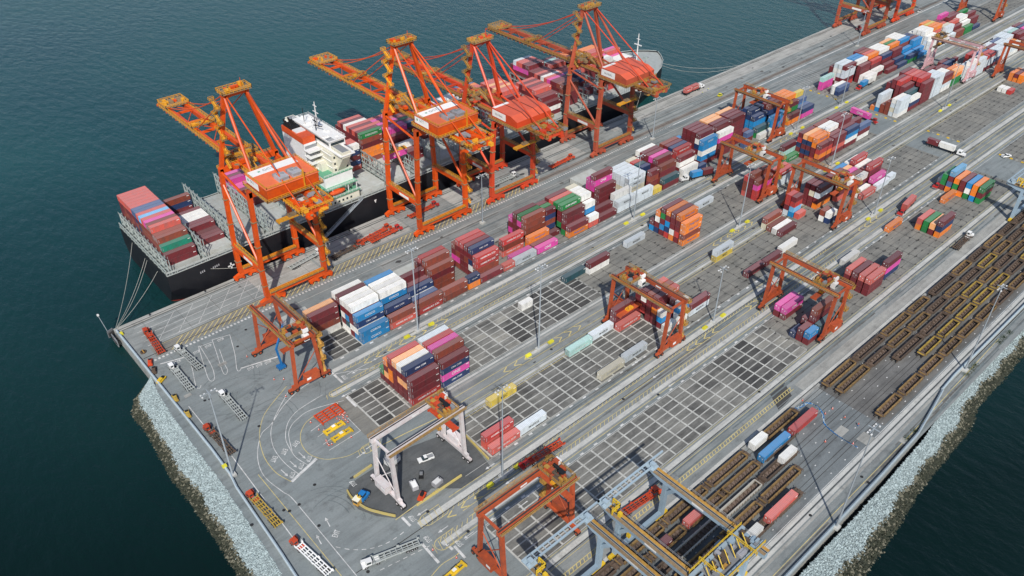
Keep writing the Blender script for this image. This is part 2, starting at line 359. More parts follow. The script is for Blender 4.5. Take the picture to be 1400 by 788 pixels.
# slot grid: cells of differing tone, dirty white lines, black corner stains
c = MB(); l = MB(); st = MB()
for b, y0 in BLK.items():
    s0 = {'A': -7, 'B': -8.9, 'C': -5.2, 'D': -8}[b]; s1 = {'A': -5, 'B': 8, 'C': 9.6, 'D': 13.5}[b]
    for s in range(math.ceil(s0), int(s1) + 1):
        for r in range(7):
            x, y = XS(s), y0 + 2.8 * r
            dark = {'A': 0.75, 'B': 0.7 if s > 1.5 else 0.1, 'C': 0.42, 'D': 0.18 if s < 9 else 0.6}[b]
            if b == 'B' and s < -6: dark = 0.5
            if b == 'B' and 2 <= s <= 3 and r > 5 - 0.5: dark = 0.3
            q = 0.5 + 0.5 * math.sin(s * 1.7 + math.sin(r * .9 + s * .6) * 1.6 + {'A': 0, 'B': 1, 'C': 2, 'D': 4}[b]) * .75 + random.uniform(-.22, .22); q = max(0, min(1, q))
            pal = {'A': 'cell0 cell0 cell1', 'B': 'cell0 cell0 cell1' if s > 1.5 and not (s < 4 and r > 4) else 'cell2 cell3 cell2', 'C': 'cell1 cell1 cell2', 'D': 'cell1 cell2 cell2' if s < 8.5 else ('cell0 cell1 cell0' if s < 12 else 'cell2 cell3 cell1')}[b].split()
            if b == 'B' and s < -6: pal = ['cell1', 'cell1', 'cell0']
            k = pal[min(2, int(q * 3))]
            c.poly([(x, y + .1, Z2), (x + 6.45, y + .1, Z2), (x + 6.45, y + 2.7, Z2), (x, y + 2.7, Z2)], k)
    for s in range(math.ceil(s0), int(s1) + 2): l.strip([(XS(s), y0), (XS(s), y0 + 19.6)], 0.62, Z3, 'line_dirty')
    for r in range(8): l.strip([(XS(math.ceil(s0)), y0 + 2.8 * r), (XS(int(s1) + 1), y0 + 2.8 * r)], 0.42 if r not in (0, 7) else 0.25, Z3 + .002, 'line_dirty')
    for s in range(int(s1) + 1, 96):
        if 43.5 < s < 47.5: continue
        for r in range(8):
            for dx in (-0.45, 0.45):
                if random.random() < 0.55:
                    x, y = XS(s) + dx + random.uniform(-.2, .2), y0 + 2.8 * r + random.uniform(-.3, .3); w_, h_ = random.uniform(.35, .95), random.uniform(.18, .5)
                    st.poly([(x - w_, y - h_ * .6, Z3), (x + w_ * .8, y - h_, Z3), (x + w_, y + h_ * .7, Z3), (x - w_ * .6, y + h_, Z3)], 'stain')
        if random.random() < 0.8: st.strip([(XS(s), y0 + .4), (XS(s), y0 + 19)], 0.22, Z3 + .002, 'cell0')
    for x0, x1 in ((XS(int(s1) + 1), XS(43)), (XS(48), XS(95))):
        for r in range(8): st.strip([(x0, y0 + 2.8 * r), (x1, y0 + 2.8 * r)], 0.2, Z3 + .004, 'cell1')
    # small white number plates painted beside every slot
    for s in range(math.ceil(s0), 43, 1):
        yy = y0 - 0.9 if b in 'C' else y0 + 20.4 if b in 'BD' else y0 - 0.9
        l.poly([(XS(s) + 2.4, yy - .35, Z3), (XS(s) + 3.9, yy - .35, Z3), (XS(s) + 3.9, yy + .35, Z3), (XS(s) + 2.4, yy + .35, Z3)], 'line_white')
struct(c.build('slot_paving')); struct(l.build('slot_marking')); tag(st.build('corner_stains'), kind='structure')
c = MB()
c.poly([(204.6, 88.3, Z2), (213.5, 88.3, Z2), (217.5, 94.0, Z2), (208.5, 94.0, Z2)], 'darkpatch')
c.poly([(204.0, 87.6, Z2), (207.5, 87.6, Z2), (212.5, 88.1, Z2), (204.5, 88.1, Z2)], 'darkpatch')
struct(c.build('resurfaced_patch'))
sheet('crane_runway', 219, 87.2, 1300, 90.8, Z2 + .002, 'concrete_worn')
# ---- painted lines
p = MB(); Wh, Ye = 'line_white', 'line_yellow'
def L_(pts, w=0.22, m=Wh, z=Z4): p.strip(pts, w, z, m)
y = 254.5                                            # chequered line behind the landside crane rail
for k in range(0, 200): p.poly([(53 + 1.5 * k, y - .5, Z4), (53.8 + 1.5 * k, y - .5, Z4), (53.8 + 1.5 * k, y + .5, Z4), (53 + 1.5 * k, y + .5, Z4)], Wh)
for i, yy in enumerate((277.6, 274.2, 270.8, 267.4, 264.0)):
    L_([(56, yy), (104 if i != 2 else 130, yy)], 0.2)
    for k in range(3): L_([(135 + 60 * k, yy), (172 + 60 * k, yy)], 0.15, 'line_dirty')
    L_([(330, yy), (1200, yy)], 0.15, 'line_dirty')
for k in range(6): L_([(60 + 8 * k, 264.0), (72 + 8 * k, 277.6)], .16)
for k in range(76): L_([(62 + 2.5 * k, 256.1), (68.5 + 2.5 * k, 261.6)], .3, Ye)
a = MB(); a.poly([(56, 255.9, Z2), (250, 255.9, Z2), (250, 261.9, Z2), (56, 261.9, Z2)], 'yardpave'); a.poly([(250, 256.6, Z2), (1300, 256.6, Z2), (1300, 259.6, Z2), (250, 259.6, Z2)], 'rusty'); struct(a.build('quay_slab'))
L_([(330, 254.5), (1200, 254.5)], .7)
L_([(58, 261.8), (250, 261.8)], .15, Ye)
L_([(110, 250), (600, 250)], .2, 'line_dirty'); L_([(118, 244.5), (190, 244.5)], .16); L_([(150, 239), (600, 239)], .14, 'line_dirty')
for k in range(10): L_([(455 + 3 * k, 236), (458 + 3 * k, 250)], .2)
# lanes A/B
def lane_pair(x0, x1, ys, m, w=.2):
    for yy in ys: L_([(x0, yy), (x1, yy)], w, m)
lane_pair(103, 1200, (203.6, 198.6), Ye); lane_pair(103, 1200, (201.3,), Wh); lane_pair(103, 1200, (210.6, 191.9 + .9, 194.3), 'line_dirty', .15)
lane_pair(95, 1200, (197.2,), Ye, .18)
for k in range(0, 40): L_([(104 + 2 * k, 203.7), (105.2 + 2 * k, 204.9)], .14, Ye); L_([(104 + 2 * k, 197.2), (105.2 + 2 * k, 198.5)], .14, Ye)
lane_pair(118, 1200, (166.3, 163.0), Ye); lane_pair(118, 1200, (160.1, 157.2, 155.9), Ye, .16); lane_pair(118, 1200, (171.8,), 'line_dirty', .15)
for k in range(0, 60): L_([(118 + 2 * k, 157.0), (118.2 + 2 * k, 156.0)], .16, 'line_dirty')
lane_pair(96, 1200, (133.6, 129.2, 126.8, 123.9), Ye); lane_pair(84, 1200, (119.9,), Ye, .18); lane_pair(90, 1200, (118.3,), Wh, .16); lane_pair(105, 1200, (136.6,), 'line_dirty', .16)
for k in range(0, 110): L_([(84 + 2 * k, 122.5), (85.4 + 2 * k, 123.8)], .18, Ye); L_([(86 + 2 * k, 129.3), (87.4 + 2 * k, 130.2)], .16, Ye)
lane_pair(60, 217, (91.1, 89.8), Ye, .2); lane_pair(60, 1200, (94.2, 97.6), Ye, .14)
for k in range(0, 78): L_([(100 + 1.5 * k, 89.9), (100.7 + 1.5 * k, 91.0)], .3, Ye)
L_([(60, 51.4), (228, 51.6), (300, 53)], .18, Ye)
lane_pair(50, 1200, (58.8,), Wh, .18)
def chevrons(x0, n, yc, d, w=1.35, step=5.2, m=Ye):
    for k in range(n):
        x = x0 + step * k * d
        p.strip([(x + 2.6 * d, yc + w), (x, yc), (x + 2.6 * d, yc - w)], .36, Z4 + .004, m)
chevrons(111, 4, 202.2, 1, 1.2); chevrons(150, 4, 202.2, -1, 1.2)
chevrons(146, 3, 164.7, 1); chevrons(186, 3, 164.7, -1); chevrons(91, 5, 128.0, 1, 1.1); chevrons(205, 4, 128.0, 1, 1.1); chevrons(262, 4, 128.0, -1, 1.1)
chevrons(270, 4, 164.7, 1, 1.1); chevrons(300, 4, 164.7, -1, 1.1); chevrons(335, 4, 202.2, -1, 1.1); chevrons(330, 4, 128, 1, 1.1); chevrons(380, 4, 202.2, 1, 1.1)
# stop lines at the lane ends
for q in (((99.5, 211.3), (99.5, 198.6)), ((80.9, 137.1), (80.9, 132.9)), ((79.7, 125.6), (79.4, 117.3)), ((84.9, 120.9), (85.1, 118.1)), ((96.6, 191.6), (96.5, 185.4)), ((86.2, 118.8), (86.0, 113.6))):
    L_(q, .8)
def nose(x, y0, y1, m=Ye):
    r = (y1 - y0) / 2; c0 = (x, (y0 + y1) / 2)
    L_([(x + 6, y1)] + [(c0[0] - r * math.sin(math.pi * k / 8), c0[1] + r * math.cos(math.pi * k / 8)) for k in range(9)] + [(x + 6, y0)], .2, m)
    for k in range(5): L_([(x + 5 - 2.0 * k, y0 + .5), (x + 5.8 - 2.0 * k, y1 - .5)], .16, m)
nose(86, 129.2, 133.6); nose(84, 119.6, 123.9); nose(94, 194.4, 197.4); nose(88, 165, 168.5)
# west apron: curved lanes, stop boxes, arrows
def px(*q): return smooth_line(list(q))
L_(px((112.5, 197.7), (98.5, 204.9), (89.1, 206.2), (79.0, 202.9), (70.7, 197.4), (65.7, 195.2), (60.2, 187.3), (57.9, 178.8), (59.1, 169.6), (60.0, 165.8), (60.0, 156.3), (59.7, 129.2)), .22)
L_(px((83.8, 210.3), (72.8, 204.2), (68.1, 199.7), (64.8, 194.6), (62.9, 189.9), (61.5, 184.1), (61.4, 177.3), (63.1, 171.1)), .2, Ye)
L_(px((83.9, 208.3), (75.9, 201.9), (71.4, 197.7), (68.4, 193.6), (66.3, 188.5), (65.5, 183.8), (65.5, 178.1), (66.4, 172.4)), .2)
L_(px((90.9, 198.1), (81.2, 197.2), (76.3, 195.1), (73.2, 192.0), (70.8, 188.0), (69.8, 183.8), (69.3, 178.8), (70.5, 173.6)), .2)
L_(px((94.9, 190.7), (84.0, 194.3), (78.1, 193.5), (74.6, 191.7), (72.2, 188.5), (69.4, 181.2)), .2)
L_(px((93.0, 191.4), (82.0, 190.9), (77.2, 188.5), (74.4, 184.8), (73.2, 180.8), (73.4, 176.6), (75.6, 172.3), (78.8, 169.9), (83.1, 168.1), (90.2, 168.1)), .2, Ye)
L_(((63.2, 171.0), (74.0, 174.1)), 1.0)
L_(((56.8, 180.6), (56.5, 132.1)), .2, Ye); L_(((54.2, 193.2), (52.6, 142.5)), .3)
L_(((53.6, 223.7), (53.5, 202.5)), .25)
for (x0, y0_, x1, y1_) in ((78.8, 185.7) + (84.8, 186.6), (79.1, 181.9) + (84.6, 182.7), (78.8, 177.9) + (84.8, 178.6), (78.9, 174.4) + (91.3, 174.9)): L_(((x0, y0_), (x1, y1_)), .2)
L_(((91.4, 182.6), (91.3, 174.9)), .2)
for a_, b_ in (((219, 498), (258, 487)), ((329, 504), (380, 488))): pass
L_(((55.3, 251.2), (64.9, 248.5)), .5); L_(((76.0, 229.6), (89.3, 226.3)), .6)
L_(px((64.9, 248.5), (62.8, 240.8), (59.9, 231.6), (60.4, 229.7), (61.4, 230.8)), .2)
L_(px((70.1, 251.7), (67.2, 241.2), (64.9, 232.3), (65.5, 230.1), (67.0, 231.9), (68.8, 238.1), (70.5, 251.3)), .2)
L_(((69.7, 250.9), (74.9, 250.2)), .25); L_(((75.5, 251.4), (81.9, 249.8)), .25)
L_(px((75.5, 251.4), (73.5, 243.7), (70.4, 232.5), (70.6, 230.2), (72.1, 232.0), (72.8, 235.7), (75.1, 244.5)), .2)
L_(px((81.9, 249.8), (78.2, 238.4), (74.8, 230.1), (75.3, 228.7), (76.4, 229.8)), .2)
for k in range(9):                                   # dashed guide arcs
    t = k / 9
    def bz(t): return tuple((1 - t) ** 2 * q0 + 2 * t * (1 - t) * q1 + t * t * q2 for q0, q1, q2 in zip((60.5, 141.4), (67.2, 130.4), (79.4, 132.7)))
    L_((bz(t), bz(t + .06)), .22)
for k in range(7):
    t = k / 7
    def bz(t): return tuple((1 - t) * q0 + t * q2 for q0, q2 in zip((65.6, 126.4), (82.0, 123.4)))
    L_((bz(t), bz(t + .08)), .22)
L_(px((75.2, 115.3), (79.7, 116.3), (83.7, 116.0), (85.9, 116.0)), .2, Ye)
for k in range(12): L_((tuple(u_ + v_ for u_, v_ in zip((89.7, 184.5), (k * .0, 0))), (89.7, 184.5)), .01)
azi0 = lambda p_, q_: math.degrees(math.atan2(q_[1] - p_[1], q_[0] - p_[0]))
def arrow(x, y, rz, s=.68, m=Wh):
    ca, sa = math.cos(rz), math.sin(rz)
    T = lambda u, v: (x + (u * ca - v * sa) * s, y + (u * sa + v * ca) * s, Z4 + .006)
    p.poly([T(-2.8, -.2), T(1.0, -.2), T(1.0, .2), T(-2.8, .2)], m); p.poly([T(1.0, -.8), T(2.8, 0), T(1.0, .8)], m)
for q, a_ in (((110.3, 195.0), 180), ((106.8, 199.1), 180), ((98.2, 193.6), 180), ((65.3, 171.0), 0)): pass
for x, y, a_ in ((*(106.4, 200.5), 180), (*(116.2, 201.3), 180), (*(97.1, 192.7), 180), (*(85.6, 165.9), 5), (*(90.0, 167.0), 5), (*(86.4, 134.5), 180), (*(87.4, 125.5), 180), (*(91.7, 118.9), 180), (*(115.3, 118.0), 180), (*(111.1, 116.5), 180),
                (*(186.9, 136.3), 180), (*(185.8, 126.7), 180), (*(186.4, 120.1), 180), (*(114.2, 125.9), 180), (*(113.4, 134.5), 180), (*(63.4, 150.4), azi0((63.1, 148.3), (63.8, 152.2))), (*(58.2, 146.8), azi0((57.9, 144.7), (58.5, 148.5))), (*(63.3, 175.6), azi0((63.2, 178.1), (63.6, 173.4))), (*(67.2, 176.9), azi0((67.1, 179.5), (67.5, 174.7))), (*(71.2, 178.3), azi0((71.1, 180.9), (71.4, 176.0))), (*(134.3, 122.5), 180), (*(127.4, 143.2), 180)):
    arrow(x, y, R(a_))
for ty in (80.5, 75.6, 70.7, 65.5, 60.4):
    for k in range(40):
        x = 120 + 8 * k + random.uniform(-1, 1); p.poly([(x, ty - .16, Z4), (x + .6, ty - .16, Z4), (x + .6, ty + .16, Z4), (x, ty + .16, Z4)], Wh)
mh = MB()
for q in ((60.4, 161.7), (55.9, 162.9), (57.0, 161.5), (67.9, 165.2), (67.1, 199.2), (60.6, 222.2), (59.0, 222.7), (60.8, 151.0), (62.8, 128.3), (46.1, 164.5), (87.9, 248.5), (80.9, 241.5), (168.0, 126.6), (206.6, 97.1), (178.8, 119.9), (198.2, 53.2), (172.9, 55.9), (197.6, 50.7), (92.4, 120.0), (167.7, 162.2), (87.9, 133.6)):
    mh.poly([(q[0] + .55 * math.cos(t * math.pi / 4), q[1] + .55 * math.sin(t * math.pi / 4), Z5) for t in range(8)], 'stain')
for q, w_, h_ in (((72.2, 236.2), 3.2, 1.8), ((55.7, 229.0), 2.4, 1.6), ((222.6, 51.8), 2.6, 2.2), ((214.1, 60.7), 5, 4), ((211.1, 67.8), 5, 3)):
    mh.poly([(q[0] - w_ / 2, q[1] - h_ / 2, Z5), (q[0] + w_ / 2, q[1] - h_ / 2, Z5), (q[0] + w_ / 2, q[1] + h_ / 2, Z5), (q[0] - w_ / 2, q[1] + h_ / 2, Z5)], 'concrete_worn')
struct(mh.build('manhole_and_patch'))
ty_ = MB()
rt = random.Random(9)
for k in range(80):                                   # curved tyre marks where tractors turn
    c_ = rt.choice(((65.4, 193.2), (69.8, 216.9), (64.1, 154.8), (67.7, 144.4), (69.0, 237.9), (424.6, 157.0), (428.6, 189.5), (432.4, 117.3))); a0 = rt.uniform(0, 6.28); R_ = rt.uniform(8, 22); x_, y_ = c_[0] + rt.uniform(-9, 9), c_[1] + rt.uniform(-9, 9)
    if not all(56 < x_ + (R_ + 1.9) * math.cos(a0 + .12 * j) and 140 < y_ + (R_ + 1.9) * math.sin(a0 + .12 * j) < 278 for j in range(9)): continue
    for d_ in (0, 1.9): ty_.strip([(x_ + (R_ + d_) * math.cos(a0 + .12 * j), y_ + (R_ + d_) * math.sin(a0 + .12 * j)) for j in range(rt.randint(4, 9))], rt.uniform(.12, .3), Z1 + .001 * k / 4, 'tyre')
for k in range(420):                                  # long worn wheel paths along the lanes
    y_ = rt.choice((267 + rt.uniform(-9, 9), 243 + rt.uniform(-9, 9), 201 + rt.uniform(-3, 3), 209 + rt.uniform(-1.5, 1.2), 164.5 + rt.uniform(-4, 4), 127 + rt.uniform(-3, 3), 134.8 + rt.uniform(-1, 1), 92.5 + rt.uniform(-1.5, 1.5), 51.5 + rt.uniform(-2, 2), 194 + rt.uniform(-.6, .6)))
    x_ = rt.uniform(110, 700); l_ = rt.uniform(12, 80); z_ = Z3 + .0005 + .00002 * k
    ty_.strip([(x_, y_), (x_ + l_, y_ + rt.uniform(-.3, .3))], rt.uniform(.25, .7), z_, 'tyre' if rt.random() < .75 else 'cell1')
for k in range(46): ty_.strip([(60 + 13.2 * k, 262.6), (60 + 13.2 * k, 279.4)], .12, Z4 + .002, 'cell1')
for k in range(60): ty_.strip([(60 + 11.4 * k, 234), (60 + 11.4 * k, 253.4)], .10, Z4 + .002, 'cell2')
for k in range(70):
    x_, y_ = rt.uniform(70, 600), rt.choice((236, 246, 265, 272, 200, 163)) + rt.uniform(-4, 4); w_ = rt.uniform(.5, 1.8)
    ty_.poly([(x_ + w_ * rt.uniform(.6, 1.2) * math.cos(t * .7854), y_ + .6 * w_ * rt.uniform(.6, 1.2) * math.sin(t * .7854), Z4 + .003 + .0001 * k) for t in range(8)], 'darkpatch' if rt.random() < .6 else 'cell1')
struct(ty_.build('tyre_marks'))
struct(p.build('road_marking'))
def word(s, x, y, rz, size):
    o = bpy.data.objects.new('painted_word', text_mesh(s, size, 'line_white')); COL.objects.link(o); o.location = (x, y, Z5); o.rotation_euler.z = R(rz); o.scale = (1, 2.0, 1); struct(o)
for x, y, rz in ((*(60.5, 248.1), 0), (*(68.1, 248.5), 0), (*(72.8, 248.8), 0), (*(78.0, 249.2), 0), (*(78.8, 227.1), 0), (*(81.9, 226.5), 0), (*(85.1, 225.8), 0),
                 (*(101.6, 200.6), 90), (*(97.0, 190.3), 90), (*(64.6, 173.3), 220), (*(68.5, 174.6), 220), (*(72.0, 175.6), 220), (*(83.0, 134.7), 90), (*(82.0, 125.8), 90), (*(87.9, 118.6), 90), (*(77.2, 157.7), 90)):
    word('STOP', x, y, rz, 1.05)
for x, y, rz in ((*(63.6, 183.0), 215), (*(67.6, 183.6), 215), (*(72.2, 184.2), 200), (*(63.1, 145.1), 35)): word('EXIT', x, y, rz, 1.25)
# ---- rock slopes (crushed stone above, dark weedy stone at the waterline)
paint('stone', (0.27, 0.335, 0.34), 0.9, 0.45, 0.6, rust=(0.165, 0.20, 0.205), objc=False)
paint('stone_light', (0.40, 0.48, 0.485), 0.9, 0.3, 0.6, objc=False)
paint('stone_dark', (0.026, 0.030, 0.014), 0.8, 0.5, 0.8, rust=(0.006, 0.010, 0.005), objc=False)
paint('stone_tan', (0.15, 0.14, 0.10), 0.85, 0.5, 0.6, rust=(0.09, 0.09, 0.06), objc=False)
def rocks(name, path, n, GB=.6):
    """path: list of (inner xy, outer xy); the slope falls from inner z=-.3 to outer z=-4.6"""
    b = MB(); wsum = []
    seg = list(zip(path, path[1:]))
    for (i0, o0), (i1, o1) in seg: wsum.append((Vector(i1) - Vector(i0)).length + (Vector(o1) - Vector(o0)).length)
    base = MB()
    for (i0, o0), (i1, o1) in seg:
        m0, m1 = Vector(i0).lerp(Vector(o0), GB), Vector(i1).lerp(Vector(o1), GB); zm = -.3 - 4.5 * GB
        base.poly([(*i0, -.3), (*i1, -.3), (*m1, zm), (*m0, zm)], 'stone'); base.poly([(*m0, zm), (*m1, zm), (*o1, -4.8), (*o0, -4.8)], 'stone_dark')
    for _ in range(n):
        (i0, o0), (i1, o1) = random.choices(seg, wsum)[0]; t = random.random(); u = random.random() * 1.02
        I = Vector(i0).lerp(Vector(i1), t); O = Vector(o0).lerp(Vector(o1), t); P = I.lerp(O, u)
        z = -.25 - 4.3 * u; jag = u + random.uniform(-.07, .07) + .05 * math.sin(P.x * .35) + .04 * math.sin(P.y * .3 + 1)
        mt = ('stone_light' if random.random() < .4 else 'stone') if jag < GB else 'stone_tan' if jag < GB + .07 and random.random() < .6 else ('stone_dark' if random.random() < .86 else 'stone_tan')
        s = random.choice((.18, .22, .26, .3, .34, .4)) * random.uniform(.8, 1.2) * (1 if jag < GB else random.choice((1.1, 1.4, 2.0))); k = b.mi(mt); o = len(b.v)
        for q in ((1, 0, 0), (-1, 0, 0), (0, 1, 0), (0, -1, 0), (0, 0, 1), (0, 0, -1)):
            b.v.append((P.x + q[0] * s * random.uniform(.6, 1.3), P.y + q[1] * s * random.uniform(.6, 1.3), z + .1 + (q[2] + q[0] * random.uniform(-.5, .5)) * s * .75))
        for f in ((0, 2, 4), (2, 1, 4), (1, 3, 4), (3, 0, 4), (2, 0, 5), (1, 2, 5), (3, 1, 5), (0, 3, 5)): b.f.append(tuple(o + q for q in f)); b.m.append(k)
    for i, mm in zip(base.f, base.m):
        o = len(b.v); b.v += [base.v[q] for q in i]; b.f.append(tuple(range(o, o + 4))); b.m.append(b.mi(base.k[mm]))
    tag(b.build(name), kind='stuff')
rocks('crushed_stone', [((50, 247), (47, 248)), ((49.6, 244), (41.5, 244)), ((48.6, 238), (37.5, 237)), ((47.6, 225), (38.2, 223)), ((47.0, 205), (36.0, 202)), ((46.8, 185), (36.5, 181)), ((45.8, 165), (35.5, 158)), ((44.8, 148), (34.5, 143)), ((43, 125), (32.5, 122)), ((42, 100), (31.5, 100))], 30000, .70)
a = MB(); a.poly([(50, 243, -.2), (48.0, 238, -.2), (47.2, 225, -.2), (46.6, 205, -.2), (46.4, 185, -.2), (45.4, 165, -.2), (44.4, 148, -.2), (42.6, 125, -.2), (41.6, 100, -.2), (44, 100, -.2), (44.5, 120, -.2), (46.5, 141, -.2), (48.6, 170, -.2), (49.6, 185, -.2), (50, 200, -.2)], 'asphalt'); struct(a.build('path'))
rocks('crushed_stone', [((130, 46.6), (137, 34.5)), ((170, 46.8), (176, 34.8)), ((183, 46.6), (191, 36)), ((204, 47.0), (210, 38.6)), ((229.5, 47.8), (236, 39.4)), ((244, 49.6), (250, 39.4)), ((257, 51.4), (263, 42.8)), ((285, 52.2), (286, 42.5)), ((302, 53), (306, 43)), ((330, 53), (332, 43.5)), ((430, 53), (432, 43.5)), ((520, 53), (522, 43.5))], 42000, .60)
g = MB()
for x, y in (((*(224.4, 51.5),)), ((*(229.4, 51.5),)), ((*(306.7, 51.8),)), ((*(274.7, 52.3),)), ((*(270.8, 52.2),)), ((*(277.7, 52.3),)), ((*(298.0, 52.0),)), ((*(301.9, 52.0),))):
    for _ in range(140):
        a_, r_ = random.uniform(0, 6.28), random.uniform(0, 2.2); X, Y = x + r_ * math.cos(a_), y + r_ * math.sin(a_) * .6; h = random.uniform(.2, .8)
        g.poly([(X, Y, -.2), (X + .25, Y + .1, -.2), (X + .2, Y - .1, h)], 'weed')
tag(g.build('weeds'), kind='stuff')
# edge barriers along the shore (low pipe-topped concrete barrier)
def wall_path(name, pts, label, h=1.0, w=0.6, m='barrier'):
    b = MB()
    for p_, q_ in zip(pts, pts[1:]): b.bar((*p_, h / 2), (*q_, h / 2), w, h, m); b.bar((*p_, h + .12), (*q_, h + .12), .2, .2, 'paleblue')
    tag(b.build(name), label, 'barrier')
wall_path('edge_barrier', [(50.6, 280), (50.6, 200), (50.2, 186), (49.2, 180), (47.6, 150), (45.4, 120), (45, 60)], 'long low grey barrier along the left edge of the terminal above the stone slope')
wall_path('edge_barrier', [(60, 48.4), (175, 49.0), (204, 49.3), (229, 50.0), (243.7, 52.2), (255, 54.0)], 'long low grey barrier between rail side road and stone slope in the lower right', 1.1, .7)
wall_path('edge_barrier', [(255.6, 54.4), (266, 54.9), (330, 54.8), (700, 54.8)], 'far stretch of grey barrier beyond the bend beside the rail road', 1.1, .6)
# yellow painted concrete kerbs round the maintenance island
mp_ = MB(); isl = [(75.7, 157.9), (79.0, 158.4), (85.6, 158.5), (99.1, 158.1), (117.1, 153.8), (113.4, 133.7), (101.4, 133.4), (94.1, 139.9), (83.8, 137.2), (79.3, 138.0), (75.5, 142.5), (72.8, 148.2), (72.7, 154.5)]
mp_.poly([(x, y, Z2 + .006) for x, y in isl], 'maintpave'); struct(mp_.build('maintenance_paving'))
def kerb(pts, label):
    b = MB()
    for p_, q_ in zip(pts, pts[1:]): b.bar((*p_, .4), (*q_, .4), .45, .8, 'kerb_yellow')
    tag(b.build('barrier_kerb'), label, 'kerb', 'yellow barriers around the maintenance island')
kerb(px((74.1, 156.3), (73.6, 152.6), (74.6, 146.9), (76.9, 142.6), (79.6, 138.5)), 'curved yellow barrier at the rounded end of the maintenance island')
kerb(((86.7, 137.5), (104.2, 137.5)), 'long straight yellow barrier beside the generator and the chevron lane')
kerb(((116.0, 151.6), (114.9, 136.9)), 'yellow barrier at the right end of the maintenance island, beside coral containers')
kerb(((78.5, 159.3), (85.5, 159.8)), 'short yellow barrier left of the white gantry crane legs')
L_2 = MB(); L_2.strip([(88.6, 165.3), (103.3, 163.8), (114.6, 162.4)], .3, Z4, 'line_yellow'); L_2.strip([(78.9, 137.6), (95.8, 138.4)], .3, Z4, 'line_yellow'); struct(L_2.build('road_marking'))
# ------------------------------------------------------------------ containers
BOX = []      # x0, y0 (near side), z0, length, height, colour, block phrase, bay, row, tier
TALL = 2.9
def bay(block, slot, rows, ln=2, h=None, where=None, y0=None, x=None, z0=0.07, pitch=2.8):
    """rows: dict or list, row 0 is the one nearest the rail yard; each string lists a stack from the ground up"""
    y0 = BLK[block] if y0 is None else y0
    X = XS(slot) + 0.12 if x is None else x
    h = h or (2.85 if slot < 45 else 2.6)
    it = rows.items() if isinstance(rows, dict) else enumerate(rows)
    for r, s in it:
        for t, c in enumerate(s):
            if c == '.': continue
            BOX.append([X, y0 + pitch * r + 0.18, z0 + t * h, 12.19 if ln == 2 else 6.06, h - 0.06, c, block, where or slot, r, t])
A = lambda *a, **k: bay('A', *a, **k)
Bb = lambda *a, **k: bay('B', *a, **k)
Cb = lambda *a, **k: bay('C', *a, **k)
D = lambda *a, **k: bay('D', *a, **k)
A(-7, {5: 'wbmm', 6: 'wmmO'})
A(-5, ['BB', 'BwnB', 'mwmmw', 'wtBmw', 'wmwmw', 'wwmmm', 'wttmw'])
A(-3, ['kb', 'msn', 'mwmBw', 'mmmmw', 'mmmmw', 'mmmmB', 'mmmm'])
A(-1, ['rb', 'ms', 'mwn', 'mmm', 'mmmm'])
A(1, ['bb', '', '', 'bbmb', 'bmbbb', 'mmrmr', 'mmbm'])
A(3, ['on'], 1)
A(4, ['m', 'bbrr', 'mwnmn', 'mmbmm', 'mmmmr', 'bpbmr', 'mpmb'])
A(6, ['k'], 1)
A(7, {0: 'g', 1: 'p', 3: 'kbr'})
A(9, ['p', 'm', 'oo', 'bbbbb', 'mmmpG', 'mmmmm', 'mpmp'])
A(10.95, {2: 'm', 3: 'mnbnm', 4: 'mmmmG', 5: 'mmmmm', 6: 'mmm'}, 1, 2.62)
A(12, ['om', 'Gmmm', 'mGmmG', 'mmmGG', 'mmmmk', 'mmmmm', 'mmm'])
A(14, ['kw', 'mmBw', 'mmmmw', 'mmmmw', 'mmmmw', 'mmmme'], 1)
A(15, ['m', 'mm'])
A(16.2, {3: 'mmmm', 4: 'mmmppm', 5: 'mmmpp', 6: 'mm'})
A(17, ['gg', 'ggw'])
A(19, ['gg', 'g', 'eegg', 'gegg', 'gegg', 'gegg', 'geng'], 2, 2.75)
A(21, ['y', 'mmbm', '', 'mmtn', 'mmmt', 'mmmr', 'mmme'], 1)
A(22.1, ['mt', 'mbmb', 'mmmmm', 'mmmmp', 'mmmmm', 'mmmmm', 'mmmmw'])
A(24.4, ['ww', 'mmwm', 'mwmrr', 'mwmmn', 'mmmmm', 'mmmmb', 'g'])
A(26.5, ['n'], 1); A(26.5, {6: 'BBBB'}, 1)
A(27.2, {1: 'mBwBB', 2: 'mwmnwm', 3: 'mmmmmm', 4: 'mmmmmm', 5: 'mmmmmm', 6: 'mmm'})
A(29.3, {1: 'mmmpw', 2: 'mmmmmm', 3: 'mmmmmm', 4: 'mmmmmO', 5: 'mmmmmO'})
A(31.4, {2: 'mmmmmm', 3: 'mmmmmm', 4: 'mmmmmm', 5: 'mmmmmO'})
A(33.4, {1: 'ms', 2: 'mm'}, 1); A(32.5, {0: 's'}, 1)
A(34.8, ['w', 'Gt', 'nBBn', 'nBBnn', 'nnnnn', 'mnnn', 'mm'])
A(36.9, {1: 'BBB', 2: 'nBmnb', 3: 'nnmBm', 4: 'nnmmn', 5: 'nmmB', 6: 'm'})
A(39, ['om', 'mmGm', 'mmmmo', 'mmnmo', 'mnmno', 'mmmO'])
A(41.1, ['pn', 'ps', 'BBs', 'yyyy', 'oon', 'nO', 'g'])
A(48, {1: 'ns', 2: 'ww', 5: 'ppc'})
A(50.2, {3: 'rmggm', 4: 'wmgwg', 5: 'mwwwg', 6: 'mmmm'})
A(52.3, ['ww', 'gw', 'mmmm', 'mmmmw', 'mmssB', 'mmssB', 'mm'])
A(54.4, ['', 'mw', 'mmmr', 'mmmmo', 'mmmmk', 'mmmmb', 'mmmmm'])
A(56.5, ['m', 'mm', 'nnmn', 'nnnBw', 'nnnBw', 'mmmmw', 'mmmm'])
